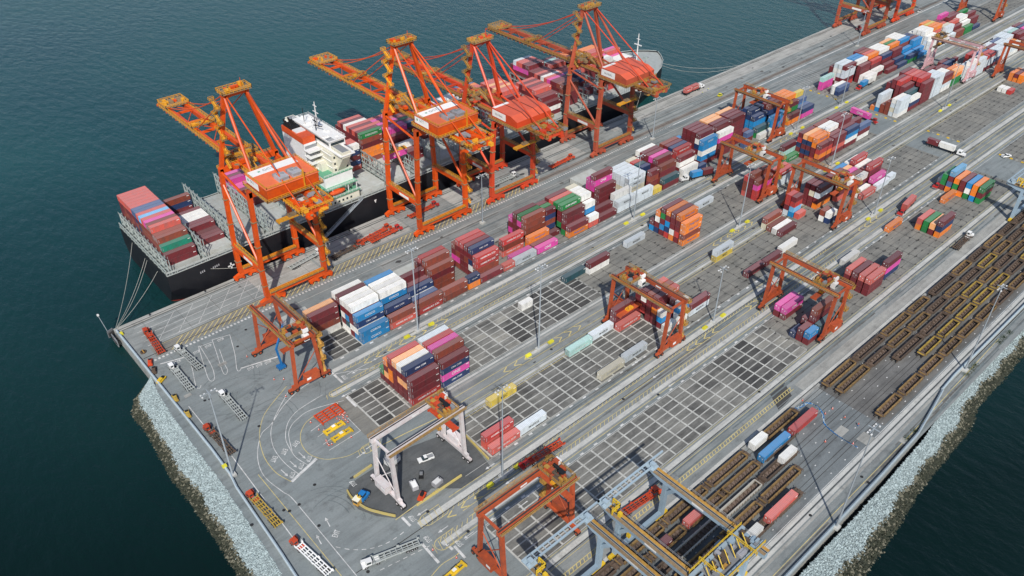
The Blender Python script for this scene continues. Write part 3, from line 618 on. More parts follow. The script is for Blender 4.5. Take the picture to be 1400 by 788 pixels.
A(58.6, ['n', 'nn', 'nmmm', 'mmmmo', 'mmmmG', 'mmmmO', 'mmmm'])
A(60.7, ['Gn', 'mB', 'mmB', 'bbbbB', 'wwwww', 'wwwww', 'wwwww'])
A(62.8, ['B', 'mB', 'mmBB', 'mmmm', 'nnnn', 'nnnn', 'm'])
A(65, ['www', 'wwgw', 'wgwww', 'wwwgw', 'gwwww', 'wwww', 'mm'])
A(67.1, ['gg', 'ggw', 'nnnko', 'mmmmo', 'mmmyy', 'mmmko', 'mmm'])
A(69.2, ['gg', 'mmgg', 'mmme', 'mmkk', 'mmmm', 'mmmm', 'mp'])
A(71.3, ['bb', 'bbm', 'mmek', 'mmmkm', 'mmmm', 'mmmpp', 'mmm'])
A(73.4, ['GG', 'mmw', 'mmww', 'mmww', 'mmmm', 'mmmm', 'mmm'])
A(75.5, ['n', 'mmm', 'mmmm', 'mmG', 'mmmG', 'mmm', 'mm'])
Bb(-5.85, ['rmmm', 'mmOmn', 'mmOmw', 'mmmmO', 'moomr', 'mOmo', 'mG'])
Bb(-3.8, ['npnm', 'mmmmb', 'mmmmp', 'mmmmr', 'mmmmg'])
Bb(4.06, {5: 'w'}, 1); Bb(8.05, {5.5: 't'}); Bb(9.9, {4.7: 'wm'}); Bb(14.05, {5.7: 'g'}); Bb(21.7, {5.5: 'g'})
Bb(17.1, {0.3: 'oboo', 1.3: 'mrmmo', 2.3: 'owmmm', 3.3: 'rnBmo', 4.3: 'mBmGm', 5.3: 'nmwo', 6.3: 'Bm'})
Bb(26, {0.9: 'rrpb', 1.9: 'mmmmb', 2.9: 'kbbr'}, h=2.65); Bb(28.84, {0.9: 'ggr', 1.9: 'mmk'})
Bb(32.8, {5.9: 'Gcm', 4.9: 'G'})
Bb(34.6, {1: 'morm', 2: 'rmmoo', 3: 'mnmno', 4: 'mnmnO', 5: 'wmnrm'}, h=2.65)
Bb(36.65, {1: 'mkmm', 2: 'mmmm', 3: 'mmmmw', 4: 'mmmmw', 5: 'mmmmb'}, h=2.65)
Bb(38.7, {1: 'mwBn', 2: 'mmmm', 3: 'mmmmm', 4: 'mmmmm', 5: 'mmmmm'}, h=2.65)
Bb(40.75, {1: 'wms', 3: 'mmm', 4: 'mm', 5: 'mmb', 6: 'mmb'})
Bb(47.6, {1: 'wggg', 2: 'gegw', 3: 'bbb', 4: 'bb', 5: 'Bggg', 6: 'o'})
Bb(49.7, {1: 'mnw', 2: 'mmmt', 3: 'mmmmm', 4: 'mmmmmr', 5: 'mmmmmm', 6: 'mmmmm'})
Bb(51.8, {1: 'mmmmm', 2: 'mmmmmr', 3: 'mmmmmr', 4: 'mmmmmk', 5: 'mmmmmr', 6: 'mmmmmm'})
Bb(53.9, {1: 'ggggg', 2: 'ggggg', 3: 'mgggg', 4: 'mmmm', 5: 'w'})
Bb(56, {1: 'wgbm', 2: 'mmww', 3: 'mmgw', 4: 'mmr', 5: 'mmmm', 6: 'mm'})
Bb(58.1, {1: 'GGoO', 2: 'GGoo', 3: 'mmm', 4: 'mnm', 5: 'nnm', 6: 'w'})
Bb(60.2, {0: 'ggggw', 1: 'wggg', 2: 'm', 5: 'nnn', 6: 'mmm'})
Bb(62.3, {0: 'gggg', 1: 'gggw', 2: 'mmc', 6: 'wm'})
Bb(64.4, {0: 'mggr', 1: 'mmgr', 2: 'mmms', 3: 'gmm', 4: 'mmr'})
Bb(66.5, {0: 'mngg', 1: 'mmgg', 2: 'mmmm', 3: 'mmmg', 4: 'mmw'})
Bb(68.6, {0: 'gggg', 1: 'gggg', 2: 'ggwg', 3: 'mmms', 4: 'mmw', 5: 'mm'})
Bb(70.7, {0: 'wgw', 1: 'mmo', 2: 'mggg', 3: 'mmgg', 4: 'mmgg', 5: 'mm'})
Bb(73, {0: 'mmm', 1: 'mmmm', 2: 'mmmm', 3: 'mmcc', 4: 'mmgg', 5: 'mm'})
Bb(75.2, {0: 'mmm', 1: 'mbmm', 2: 'mmmp', 3: 'mmsn', 4: 'mmkm', 5: 'mmm'})
Cb(-4.95, {0.1: 'k', 1.25: 'kr'}); Cb(-3.05, {0.15: 'g'}); Cb(-2.85, {6.05: 'y'}); Cb(3.2, {6.2: 'c'}); Cb(5.15, {6.4: 'g'}); Cb(3.1, {0.25: 'e'}); Cb(5.2, {0.5: 'g'})
Cb(7, {5.3: 'k', 6.35: 'mmm'})
Cb(9.05, {1: 'w', 2: 'mBw', 3: 'mmomm', 4: 'mmmmb', 5: 'mrmwm', 6: 'mmmm'}, 1, 2.65)
Cb(10.1, {1: 'wwBw', 2: 'mmmm', 3: 'mmmmk', 4: 'mmmmb', 5: 'mmmmk', 6: 'mmm'}, 1, 2.65)
Cb(11.3, {1: 'gm'}); Cb(17.2, {6.7: 'yg'}); Cb(17.3, {1: 'm'}); Cb(19.25, {0.9: 'm'}); Cb(21.4, {1.3: 'w'})
Cb(23.15, {4: 'm', 5: 'w', 6: 'b', 7: 'eb'})
Cb(26.1, {5.2: 'k'}, 1); Cb(26.0, {6.2: 'BCrm', 7.2: 'gmrr'}, 1, 2.65)
Cb(27.15, {1.1: 'nw', 2.1: 'wb'}, 1)
Cb(28.3, {5: 'omgm', 6: 'mmem', 7: 'mmmm'}); Cb(30.4, {4: 'kmm', 5: 'mmmm', 6: 'mmmm', 7: 'mmm'})
Cb(32.1, {1.3: 'k', 2.4: 'w', 3.4: 'nmw', 4.4: 'mmm', 5.4: 'mmp', 6.4: 'mmO', 7.4: 'mmB'})
Cb(34.2, {1.3: 'g', 2.3: 'mp', 3.4: 'mmmr', 4.4: 'mmm', 5.4: 'mmw', 6.4: 'mmmr', 7.4: 'mmw'}); Cb(36.3, {3.4: 'm', 1.5: 'g'}, 1)
Cb(60.5, {5: 'w', 4: 'w', 3: 'r'}, 1)
Cb(64, {4: 'oo', 5: 'om', 6: 'oo'})
D(15.3, {5.5: 'mp', 6.5: 'mp'}); D(14.3, {0.4: 'mB', 1.4: 'mm', 2.4: 'n'}, 1); D(15.4, {0.4: 'nt', 1.4: 'mmmb', 2.4: 'mm'})
D(21.3, {0.7: 'mmk', 1.75: 'mmk', 2.8: 'mmm', 3.85: 'mmk'}); D(23.2, {6.8: 'w'}); D(23.75, {1.07: 'npm'})
D(29.35, {7: 'o'}); D(31.3, {0.9: 'onm', 1.95: 'mO', 3.0: 'GG', 4.05: 'ok'})
D(36.2, {5.2: 'o'}); D(38.1, {1.2: 'GmG', 2.25: 'Boo', 3.3: 'GwB', 4.35: 'omm', 5.4: 'GGo', 6.45: 'osmC', 7.5: 'mGG'})
# on board the ship: row 0 is beside the quay, deck hatches at z 12
SH = lambda x, rows, **k: bay('ship', 0, rows, x=x, y0=287.3, z0=12.3, pitch=2.5, h=2.62, where=x, **k)
for x, rows in ((78.5, {1: 'mm', 2: 'mmq', 3: 'mbbb', 4: 'mbbb', 5: 'mmbbk', 6: 'mmbbb', 7: 'mmbbp', 8: 'rmbbk', 9: 'mmbbC', 10: 'nmnmk', 11: 'bmbns', 12: 'mnmms', 13: 'mmbmk', 14: 'mbmmk', 15: 'bmbmk', 16: 'mmbbk', 17: 'mbmmk', 18: 'bmmmk'}),
                (92.8, {3: 'm', 4: 'm', 5: 'm', 6: 'mm', 7: 'mm', 8: 'mw', 9: 'mw', 10: 'mw', 11: 'mm', 15: 'mnb', 16: 'mp', 17: 'm'}),
                (122, {9: 'mm', 10: 'mmm', 11: 'mmp', 12: 'mpp', 13: 'mmpp', 14: 'mmpm', 15: 'mmpp', 16: 'mmmp', 17: 'mmm', 18: 'mm'}),
                (135, {8: 'mm', 9: 'mmm', 10: 'mmmp', 11: 'mmmm', 12: 'mmmk', 13: 'mmmp', 14: 'mmmk', 15: 'mmk', 16: 'mm', 17: 'mm'}),
                (169.5, {8: 'knmnw', 9: 'mmmnk', 10: 'mmnnk', 11: 'mmmm', 12: 'mmmm', 13: 'mmmm', 14: 'mmmm', 15: 'mm'}),
                (184.4, {9: 'boombG', 10: 'mmmmmm', 11: 'mmmmmk', 12: 'mmmmmm', 13: 'mmmmmk', 14: 'mmmmmw', 15: 'mmmmmm', 16: 'mmmmmk', 17: 'mmmmm'}),
                (199, {4: 'mm', 5: 'mm', 6: 'mmw', 8: 'mmmm', 9: 'mmmmp', 10: 'mmmmp', 11: 'mmmmm', 12: 'mmmmp', 13: 'mmmmk', 14: 'mmmmp', 15: 'mmmmk', 16: 'mmmm'}),
                (213.4, {10: 'mm', 11: 'mmmn', 12: 'mmmm', 13: 'mmmG', 14: 'mmmk', 15: 'mmmm', 16: 'mmmG'}),
                (228, {12: 'mmm', 13: 'mmmG', 14: 'mmmp', 15: 'mmmw', 16: 'mmww', 17: 'mww'}),
                (242.4, {1: 'mmG', 3: 'mm', 8: 'mmm', 12: 'mmmm', 13: 'mmmw', 14: 'mmmw', 15: 'mmmw', 16: 'mmmw', 17: 'mmw'}),
                (256.8, {9: 'mmmm', 10: 'mmmm', 11: 'mmmmk', 12: 'mmmmk', 13: 'mmmmk', 14: 'mmmmk', 15: 'mmmmo', 16: 'mmmms', 17: 'mmmm'}),
                (271.2, {5: 'mmm', 6: 'mmm', 7: 'mmmm', 8: 'mmmmk', 9: 'mmmmk', 10: 'mmmmO', 11: 'mmmmk', 12: 'mmmmO', 13: 'mmmmk', 14: 'mmmmk', 15: 'mmmm'}),
                (286, {1: 'mwm', 2: 'mmmm', 3: 'mmmm', 4: 'mmmmk', 5: 'mmmmr', 6: 'mmmmm', 7: 'mmmmk', 8: 'mmmmm', 9: 'mmmmk', 10: 'mmmm', 11: 'mmmm'}),
                (302, {2: 'mmmbb', 3: 'mmmmb', 4: 'mmmmm', 5: 'mmmmm', 6: 'mmmmp', 7: 'mmmmk', 8: 'mmmmw', 9: 'mmmmm', 10: 'mmmmk', 11: 'mmmmm', 12: 'mmmmm', 13: 'mmmmpm', 14: 'mmmmpm', 15: 'mmmmpk', 16: 'mmmmpk', 17: 'mmmmpg', 18: 'mmmmm'}),
                (317, {3: 'mm', 6: 'mmn', 7: 'mmmn', 8: 'mmms', 9: 'mmmk', 10: 'mmmk', 11: 'mmmm', 12: 'mmmmk', 13: 'mmmmm', 14: 'mmmmc', 15: 'mmmmm'}),
                (332, {2: 'rr', 8: 'mmmk', 9: 'mmmk', 10: 'mmmm', 11: 'mmmmb', 12: 'mmmmw', 13: 'mmmmm', 14: 'mmmmo', 15: 'mmmmo', 16: 'mmmm'}),
                (346.5, {6: 'mmm', 7: 'mmm', 8: 'mmmw', 9: 'mmmw', 10: 'mmmp', 11: 'mmmmk', 12: 'mmmmk', 13: 'mmmmo', 14: 'mmmmo'}),
                (361, {5: 'mm', 6: 'mmm', 7: 'mmw', 8: 'mmw', 9: 'mmw', 10: 'mmp', 11: 'mmmk', 12: 'mmmp', 13: 'mmm'})):
    SH(x, rows)
# ---- which boxes show: hidden ones inside a block of boxes are left out, the 300 largest in view are single things
CAM = Vector((0, 0, 202))
grid = {}
for b in BOX: grid.setdefault((int(b[0] // 14), int(b[1] // 3)), []).append(b)
def covered(p, me):
    gx, gy = int(p[0] // 14), int(p[1] // 3)
    for i in (gx - 1, gx):
        for j in (gy - 1, gy):
            for b in grid.get((i, j), ()):
                if b is not me and b[0] - .5 < p[0] < b[0] + b[3] + .5 and b[1] - .2 < p[1] < b[1] + 2.64 and b[2] - .1 < p[2] < b[2] + b[4] + .1: return True
    return False
def faces(b):
    x, y, z, l, h = b[:5]; yc = y + 1.22; zc = z + h / 2
    f = lambda pts: sum(0 if covered(q, b) else 1 for q in pts) / len(pts)
    return (f([(x + l * .2, yc, z + h + .5), (x + l * .8, yc, z + h + .5)]), f([(x + l * .2, y - .8, zc), (x + l * .8, y - .8, zc)]), f([(x - 1.2, yc, zc)]),
            f([(x + l * .2, y + 3.2, zc), (x + l * .8, y + 3.2, zc)]), f([(x + l + 1.2, yc, zc)]))
keep = []
for b in BOX:
    t, s, e, n_, f_ = faces(b); d = CAM - Vector((b[0], b[1], b[2])); D2 = d.length_squared
    a = (t * b[3] * 2.44 * d.z + s * b[3] * b[4] * d.y * -1 + e * b[4] * 2.44 * d.x * -1) / d.length / D2 if True else 0
    a = (t * b[3] * 2.44 * abs(d.z) + s * b[3] * b[4] * abs(d.y) + e * b[4] * 2.44 * abs(d.x)) / d.length / D2
    if t or s or e or n_ or f_: keep.append((a, b, (t, s, e)))
keep.sort(key=lambda q: -q[0])
NSINGLE = 296
LOGO = {'p': ('ONE', 'white', 1.9), 'g': ('MAERSK', 'black', 1.35), 'o': ('Hapag-Lloyd', 'blue', 1.25), 'O': ('Hapag-Lloyd', 'blue', 1.25), 'r': ('HAMBURG SÜD', 'white', 1.15), 'k': ('HAMBURG SÜD', 'white', 1.15),
        'G': ('EVERGREEN', 'white', 1.3), 'B': ('COSCO', 'white', 1.3), 'y': ('MSC', 'black', 1.6), 'n': ('CMA CGM', 'white', 1.0), 'c': ('CHINA SHIPPING', 'white', 0.9), 'e': ('HAMBURG', 'grey', 1.5), 'w': (None, None, 0), 't': (None, None, 0), 's': ('HMM', 'white', .9), 'm': (None, None, 0), 'b': (None, None, 0)}
def box_geo(b, x, y, z, l, h, m, w=2.44, detail=True):
    if not detail: b.box(x, y, z, x + l, y + w, z + h, m); return
    i = .05
    b.box(x + i, y + i, z + .04, x + l - i, y + w - i, z + h - .05, m)
    for X in (x, x + l - .17):
        for Y in (y, y + w - .17): b.box(X, Y, z, X + .17, Y + .17, z + h, m)
    for X in (x, x + l - .14):
        for Z in (z, z + h - .14): b.box(X, y + .17, Z, X + .14, y + w - .17, Z + .14, m)
    for Y in (y, y + w - .12):
        for Z in (z, z + h - .12): b.box(x + .17, Y, Z, x + l - .17, Y + .12, Z + .12, m)
BM = {}
def box_mesh(l, h):
    k = (l, round(h, 2))
    if k not in BM:
        b = MB(); box_geo(b, 0, 0, 0, l, h, 'box_m'); b.box(l - 1.5, -.006, h - .62, l - .4, .05, h - .38, 'white'); b.box(.35, -.006, h - .7, .5, .05, .6, 'acgrey'); o = b.build('shipping_container'); me = o.data; bpy.data.objects.remove(o)
        d = MB()
        for s in (0, 1): d.box(-.03, .2 + s * 1.03, .16, .045, 1.21 + s * 1.03, h - .16, 'box_m')
        for yy in (.45, .95, 1.5, 2.0): d.box(-.07, yy - .03, .12, -.03, yy + .03, h - .12, 'acgrey')
        d.box(-.04, 1.5, h * .62, -.032, 1.95, h * .78, 'white'); d.box(-.04, .5, h * .5, -.032, .75, h * .6, 'white'); o = d.build('door'); dm = o.data; bpy.data.objects.remove(o)
        BM[k] = (me, dm)
    return BM[k]
def container(x, y, z, l, h, c, rz=0.0):
    me, dm = box_mesh(l, h)
    o = bpy.data.objects.new('shipping_container', me); COL.objects.link(o); o.location = (x, y, z); o.rotation_euler.z = rz
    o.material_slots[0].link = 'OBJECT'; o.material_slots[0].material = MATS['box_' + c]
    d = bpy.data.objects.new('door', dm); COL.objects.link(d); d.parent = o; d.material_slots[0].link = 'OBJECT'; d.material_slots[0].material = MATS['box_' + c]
    return o
def lettering(o, l, h, c, side=True):
    t = LOGO.get(c, (None,))
    if not t[0]: return
    s = t[2] if l > 7 else t[2] * .6
    q = bpy.data.objects.new('lettering', text_mesh(t[0], s, t[1])); COL.objects.link(q); q.parent = o
    q.location = (l * (.5 if c in 'pGB' else .52), -.02, h * .52); q.rotation_euler = (math.pi / 2, 0, 0)
ORD = ['bottom', 'second', 'third', 'fourth', 'fifth', 'sixth', 'seventh']
ROW = ['nearest', 'second', 'third', 'fourth', 'fifth', 'sixth', 'seventh', 'eighth', 'ninth', 'tenth', 'eleventh', 'twelfth', 'thirteenth', 'fourteenth', 'fifteenth', 'sixteenth', 'seventeenth', 'eighteenth', 'nineteenth']
BLN = {'A': 'quayside block', 'B': 'second block', 'C': 'third block', 'D': 'railside block', 'ship': 'ship deck'}
bays = {}
for b in BOX: bays.setdefault(b[6], set()).add(round(b[0], 1))
bays = {k: sorted(v) for k, v in bays.items()}
rowsof = {}
for b in BOX: rowsof.setdefault((b[6], round(b[0], 1)), set()).add(b[8])
rowsof = {k: sorted(v) for k, v in rowsof.items()}
NUMW = ['first', 'second', 'third', 'fourth', 'fifth', 'sixth', 'seventh', 'eighth', 'ninth', 'tenth'] + ['%dth' % k for k in range(11, 60)]
for k in (21, 31): NUMW[k - 1] = '%dst' % k
for k in (22, 32): NUMW[k - 1] = '%dnd' % k
for k in (23, 33): NUMW[k - 1] = '%drd' % k
maxt = {}
for b in BOX: q = (b[6], round(b[0], 1), b[8]); maxt[q] = max(maxt.get(q, 0), b[9])
for a, b, ex in keep[:NSINGLE]:
    x, y, z, l, h, c, blk, _, r, t = b
    o = container(x, y, z, l, h, c)
    if ex[1] > 0 and (blk != 'ship' or c in 'Gw'): lettering(o, l, h, c)
    kb = (blk, round(x, 1)); bi = bays[blk].index(kb[1]); ri_ = rowsof[kb].index(r); mt = maxt[(blk, kb[1], r)]
    tier = 'lone tier' if mt == 0 else ('top' if t == mt else ORD[t]) + ' tier'
    rw = 'only row' if len(rowsof[kb]) == 1 else ROW[ri_] + ' row'
    tag(o, '%s %s container, %s, %s, %s bay from left, %s' % (CC[c][0], 'short' if l < 7 else 'long', tier, rw, NUMW[bi], BLN[blk]), 'container',
        'containers stacked on the ship' if blk == 'ship' else 'containers stacked in the yard')
far = MB()
for a, b, ex in keep[NSINGLE:]: box_geo(far, *b[:5], 'box_' + b[5], detail=a > 1e-5)
fo = far.build('distant_containers'); tag(fo, 'stacks of shipping containers in many colours filling the rest of the yard and deck', 'containers', kind='stuff')
print('BOXES', len(BOX), 'kept', len(keep))

# ------------------------------------------------------------------ ship
ship = empty('container_ship', (0, 0, 0)); tag(ship, 'long black hulled container ship with white bridge house moored along the quay', 'ship')
b = MB(); st_ = []
for x, hb, wb, sh in ((75.6, 24.0, 17, 0), (80, 24.25, 21.5, 0), (90, 24.25, 24, 0), (330, 24.25, 24.25, 0), (350, 24.1, 22, 0), (365, 23.2, 17.5, .8), (378, 20.5, 11.5, 1.8), (388, 16.5, 6.5, 2.6), (396, 11, 2.4, 3.2), (401, 5.0, .5, 3.6), (403.5, 0.6, .2, 3.8)):
    st_.append([(x, 310.3 - hb, 10.6 + sh), (x, 310.3 - hb, 3), (x, 310.3 - (hb + wb) / 2, -3.3), (x, 310.3 - wb, -6), (x, 310.3 + wb, -6), (x, 310.3 + (hb + wb) / 2, -3.3), (x, 310.3 + hb, 3), (x, 310.3 + hb, 10.6 + sh)])
n0 = len(b.v)
for s_ in st_: b.v += s_
for i in range(len(st_) - 1):
    for k in range(7):
        q = n0 + i * 8 + k; b.f.append((q, q + 8, q + 9, q + 1)); b.m.append(b.mi('hull_red' if 2 <= k <= 4 else 'hull_black'))
b.poly(st_[0], 'hull_black'); b.poly(st_[-1], 'hull_black')
b.build('hull', ship)
b = MB()
for s0_, s1_ in zip(st_, st_[1:]):
    b.poly([(s0_[0][0], s0_[0][1] + .15, s0_[0][2] - .9), (s1_[0][0], s1_[0][1] + .15, s1_[0][2] - .9), (s1_[7][0], s1_[7][1] - .15, s1_[7][2] - .9), (s0_[7][0], s0_[7][1] - .15, s0_[7][2] - .9)], 'shipgrey')
dk = b.build('deck', ship)
b = MB()
for s0_, s1_ in zip(st_, st_[1:]):
    for k in (0, 7):
        b.bar(s0_[k], s1_[k], .35, .25, 'shipgrey')
        for t in range(int((s1_[k][0] - s0_[k][0]) / 3.6) + 1):
            x = s0_[k][0] + 3.6 * t; yy = s0_[k][1] + (.3 if k == 0 else -.3)
            if k == 0 and s0_[0][0] < 340: b.box(x, yy, 9.7, x + .25, yy + .25, 12.0, 'lattice')
    if s0_[0][0] < 340: b.box(s0_[0][0], 286.3, 11.5, min(s1_[0][0], 344), 286.75, 12.0, 'shipgrey')
for t in range(13): b.cbox((75.8, 287 + 3.9 * t, 11.6), (.3, .3, 3.2), 'lattice')
b.bar((75.8, 286.3, 12.9), (75.8, 334.3, 12.9), .35, .5, 'lattice'); b.bar((75.8, 286.3, 11.2), (75.8, 334.3, 11.2), .3, .3, 'lattice')
b.build('bulwark', ship)
BX = (78.5, 92.8, 107.3, 122, 135, 169.5, 184.4, 199, 213.4, 228, 242.4, 256.8, 271.2, 286, 302, 317, 332, 346.5, 361)
for x in BX:
    b = MB(); w_ = 21 if x < 345 else 17
    for k in range(3 if x < 345 else 2):
        y0_ = 310.3 - w_ + k * (2 * w_ / (3 if x < 345 else 2)); y1_ = y0_ + 2 * w_ / (3 if x < 345 else 2) - .5
        b.box(x - .3, y0_, 9.8, x + 12.6, y1_, 12.2, 'hatchgrey'); b.box(x + .2, y0_ + .4, 12.2, x + 12.1, y1_ - .4, 12.27, 'hatchgrey')
        for q in range(4): b.box(x + .6 + q * 3.6, y0_ + .6, 12.27, x + .9 + q * 3.6, y1_ - .6, 12.31, 'shipgrey')
    b.build('hatch_cover', ship)
for i, x in enumerate([77.0, 91.9, 106.2, 120.7, 134.5] + [q - 1.4 for q in BX[6:]]):
    if 340 < x: hh = 17
    else: hh = 20.5
    if i == 0: hh = 17.2
    b = MB(); ya, yb = (286.6, 334) if x < 345 else (291, 329)
    n_ = 12
    for k in range(n_ + 1):
        y = ya + (yb - ya) * k / n_
        for dx in (0, 1.0): b.box(x + dx - .14, y - .14, 9.8, x + dx + .14, y + .14, hh, 'lattice')
        if k < n_:
            y2 = ya + (yb - ya) * (k + 1) / n_
            b.bar((x, y, 12 if k % 2 else hh), (x, y2, hh if k % 2 else 12), .22, .22, 'lattice')
    for z in (12.3, 15, 17.6, hh) if hh > 18 else (12.3, 15, hh): b.box(x - .1, ya, z - .1, x + .5, yb, z + .08, 'lattice')
    b.rail([(x - .3, ya, hh), (x - .3, yb, hh)], 'lattice', 1.1, .07, 4)
    b.build('lashing_bridge', ship)
# accommodation block with bridge wings and funnel
b = MB(); hs = empty('deckhouse'); hs.parent = ship
b.box(158, 292, 9.8, 167, 328.5, 34, 'offwhite'); b.box(152, 304, 9.8, 158, 323, 36, 'white')
b.box(149, 288, 9.8, 167.5, 303.8, 15, 'offwhite'); b.box(151.5, 291.5, 15, 166.5, 303.8, 19, 'offwhite'); b.box(152.6, 290.8, 19.2, 166.8, 303.6, 24.3, 'white'); b.box(155, 296.5, 24.3, 160, 303.8, 28.2, 'offwhite')
for z in (12.8, 15.0, 18.0): b.box(157.2, 291.4, z, 168.2, 329.2, z + .22, 'white')
for z in (21, 24, 27, 30, 33): b.box(157.6, 291.9, z, 168.2, 328.8, z + .18, 'white')
b.box(152.2, 303.7, 24.4, 157.9, 303.98, 35, 'grey')  # grey panel standing in for shade inside the balcony recess
for z in (24.6, 27.6, 30.6, 33.4): b.box(151.5, 299.5, z, 158.4, 304.2, z + .25, 'white'); b.bar((152, 299.8, z), (155, 303.6, z - 2.6), .3, .3, 'white'); b.box(151.5, 299.4, z, 158.4, 299.6, z + .9, 'white')
b.box(148.6, 287.2, 15.02, 168, 304.2, 15.24, 'deckgreen'); b.box(150, 288.2, 19.02, 167.6, 304, 19.2, 'deckgreen'); b.box(152.3, 290.5, 24.32, 167, 303.7, 24.5, 'deckgreen'); b.rail([(152.3, 290.6, 24.5), (167, 290.6, 24.5)], 'white', 1.0, .1, 2); b.rail([(150, 288.3, 19.2), (167.6, 288.3, 19.2)], 'white', 1.0, .1, 2); b.rail([(148.8, 287.3, 15.2), (168, 287.3, 15.2)], 'white', 1.0, .1, 2)
for x in (150.5, 154.5, 162.5, 166.8): b.box(x - .15, 288.4, 15.2, x + .15, 288.7, 19, 'white')
b.build('superstructure', hs)
b = MB()
b.box(159, 285.8, 34.2, 166.5, 335, 34.7, 'white')
b.box(159.5, 295, 34.7, 167.5, 325.5, 38, 'white'); b.box(159.2, 294.6, 38, 167.9, 325.9, 38.35, 'white')
b.box(160, 286, 34.7, 164.4, 295, 35.9, 'offwhite'); b.box(160, 325.5, 34.7, 164.4, 334.8, 35.9, 'offwhite'); b.box(160.6, 286.6, 35.9, 164, 294.6, 35.96, 'grey'); b.box(160.6, 326, 35.9, 164, 334.2, 35.96, 'grey')

for ys, yt in ((291.9, 286.2), (328.6, 334.4)):
    for x in (160.2, 164.2): b.poly([(x, ys, 25), (x, ys, 34.2), (x, yt, 34.2), (x, yt, 33.2)], 'offwhite')
    b.poly([(160.2, ys, 25), (164.2, ys, 25), (164.2, yt, 33.2), (160.2, yt, 33.2)], 'offwhite')
    b.poly([(160.2, yt, 33.2), (164.2, yt, 33.2), (164.2, yt, 34.2), (160.2, yt, 34.2)], 'offwhite')
for q in ((161, 300, 2.2, 1.6, .9), (164.5, 305, 1.4, 2.6, .7), (162, 317, 2.6, 2.2, 1.1), (165.5, 321, 1.2, 1.2, 1.4), (160.6, 312, 1, 1, .8), (165, 297.5, 1, 1, .6)): b.cbox((q[0], q[1], 38.35 + q[4] / 2), q[2:], 'white')
b.tube((161.2, 308.4, 38.3), (161.2, 308.4, 44.5), .2, 'black', 6); b.bar((161.2, 306.6, 43), (161.2, 310.2, 43), .3, .3, 'black'); b.bar((160.6, 309, 41), (162.6, 305, 41), .35, .3, 'black')
b.tube((163, 323.5, 38.3), (163, 323.5, 39.6), .9, 'white', 8, .5); b.box(159.6, 295.2, 38.36, 162.5, 298.6, 38.4, 'grey')
b.rail([(159.4, 294.8, 38.35), (167.7, 294.8, 38.35), (167.7, 325.7, 38.35), (159.4, 325.7, 38.35)], 'white', 1.1, .09)
b.build('bridge', hs)
def pane(*a): b = MB(); b.box(*a, 'glass'); b.build('window', hs)
pane(159.4, 295.6, 36, 159.5, 325, 37.3); pane(167.5, 295.6, 36, 167.6, 325, 37.3); pane(160.2, 294.9, 36, 167, 295, 37.3)
for z in (19.3, 22.3, 25.3, 28.3, 31.3):
    for k in (0, 3): pane(158.9 + 2 * k, 291.9, z, 159.8 + 2 * k, 292, z + 1)
for z, x0 in ((12, 150), (16.2, 151)):
    for k in range(7): pane(x0 + 2.1 * k, 287.92 if z < 15 else 288.92, z, x0 + .9 + 2.1 * k, 288 if z < 15 else 289, z + 1)
b = MB(); b.box(151.8, 304.2, 36, 157.9, 322.8, 38.8, 'lifeboat'); b.box(152.3, 304.7, 38.8, 157.4, 309.6, 38.9, 'lifeboat'); b.box(152.6, 310.6, 38.8, 157.2, 314.4, 39.3, 'white'); b.box(152.4, 315, 38.8, 157, 322, 39.8, 'black')
for k in range(8): b.tube((153.2 + (k % 2) * 2.6, 316.0 + .8 * k, 39.6), (152.4 + (k % 2) * 2.6, 316.0 + .8 * k, 42.2 - .3 * (k % 3)), .5, 'black', 6, .4)
b.build('funnel', ship)
b = MB(); b.tube((163, 310, 38), (163, 310, 51), .45, 'white', 8, .2)
for z, w_ in ((43, 3), (46, 2.2), (49, 1.4)): b.box(162.8, 310 - w_, z, 163.2, 310 + w_, z + .25, 'white')
b.box(161.5, 306.5, 44.2, 162, 313.5, 44.7, 'acgrey'); b.tube((161, 318, 38.3), (161, 318, 46), .15, 'black'); b.build('mast', ship)
b = MB(); b.tube((384, 310.3, 12), (384, 310.3, 30), .5, 'white', 8, .25); b.box(383.6, 307.5, 23, 384.4, 313, 23.4, 'white'); b.box(383.8, 309, 26.5, 384.2, 311.6, 26.8, 'white'); b.build('foremast', ship)
b = MB()
for x, y in ((376, 306), (376, 314), (386, 307), (386, 313.5), (392, 310)): b.cbox((x, y, 12.9), (2, 1.6, 1.6), 'lattice'); b.tube((x + 1.5, y - 1, 13), (x + 1.5, y + 1, 13), .6, 'grey')
b.build('winch', ship)
def lifeboat(x, y, z):
    b = MB(); prof = ((-4.2, .15), (-3.6, .8), (-2, 1.25), (0, 1.35), (2, 1.25), (3.6, .8), (4.2, .15)); n = 10; n0 = len(b.v)
    for px_, r_ in prof:
        for k in range(n): t = 2 * math.pi * k / n; b.v.append((x + px_, y + math.cos(t) * r_, z + math.sin(t) * r_ * (.95 if math.sin(t) < 0 else .8)))
    for i in range(len(prof) - 1):
        for k in range(n): q = n0 + i * n; b.f.append((q + k, q + (k + 1) % n, q + n + (k + 1) % n, q + n + k)); b.m.append(b.mi('lifeboat'))
    b.box(x - 1.6, y - .6, z + 1.0, x + 1.4, y + .6, z + 1.5, 'lifeboat'); return b.build('lifeboat', ship, smooth=False)
lifeboat(156.5, 288.4, 17.4); lifeboat(156.5, 332.4, 17.4)
b = MB()
for x in (152, 161): b.bar((x, 290.2, 15.3), (x, 290.2, 19), .35, .35, 'offwhite'); b.bar((x, 290.2, 19), (x, 288, 18.6), .3, .3, 'offwhite')
b.build('davit', ship)

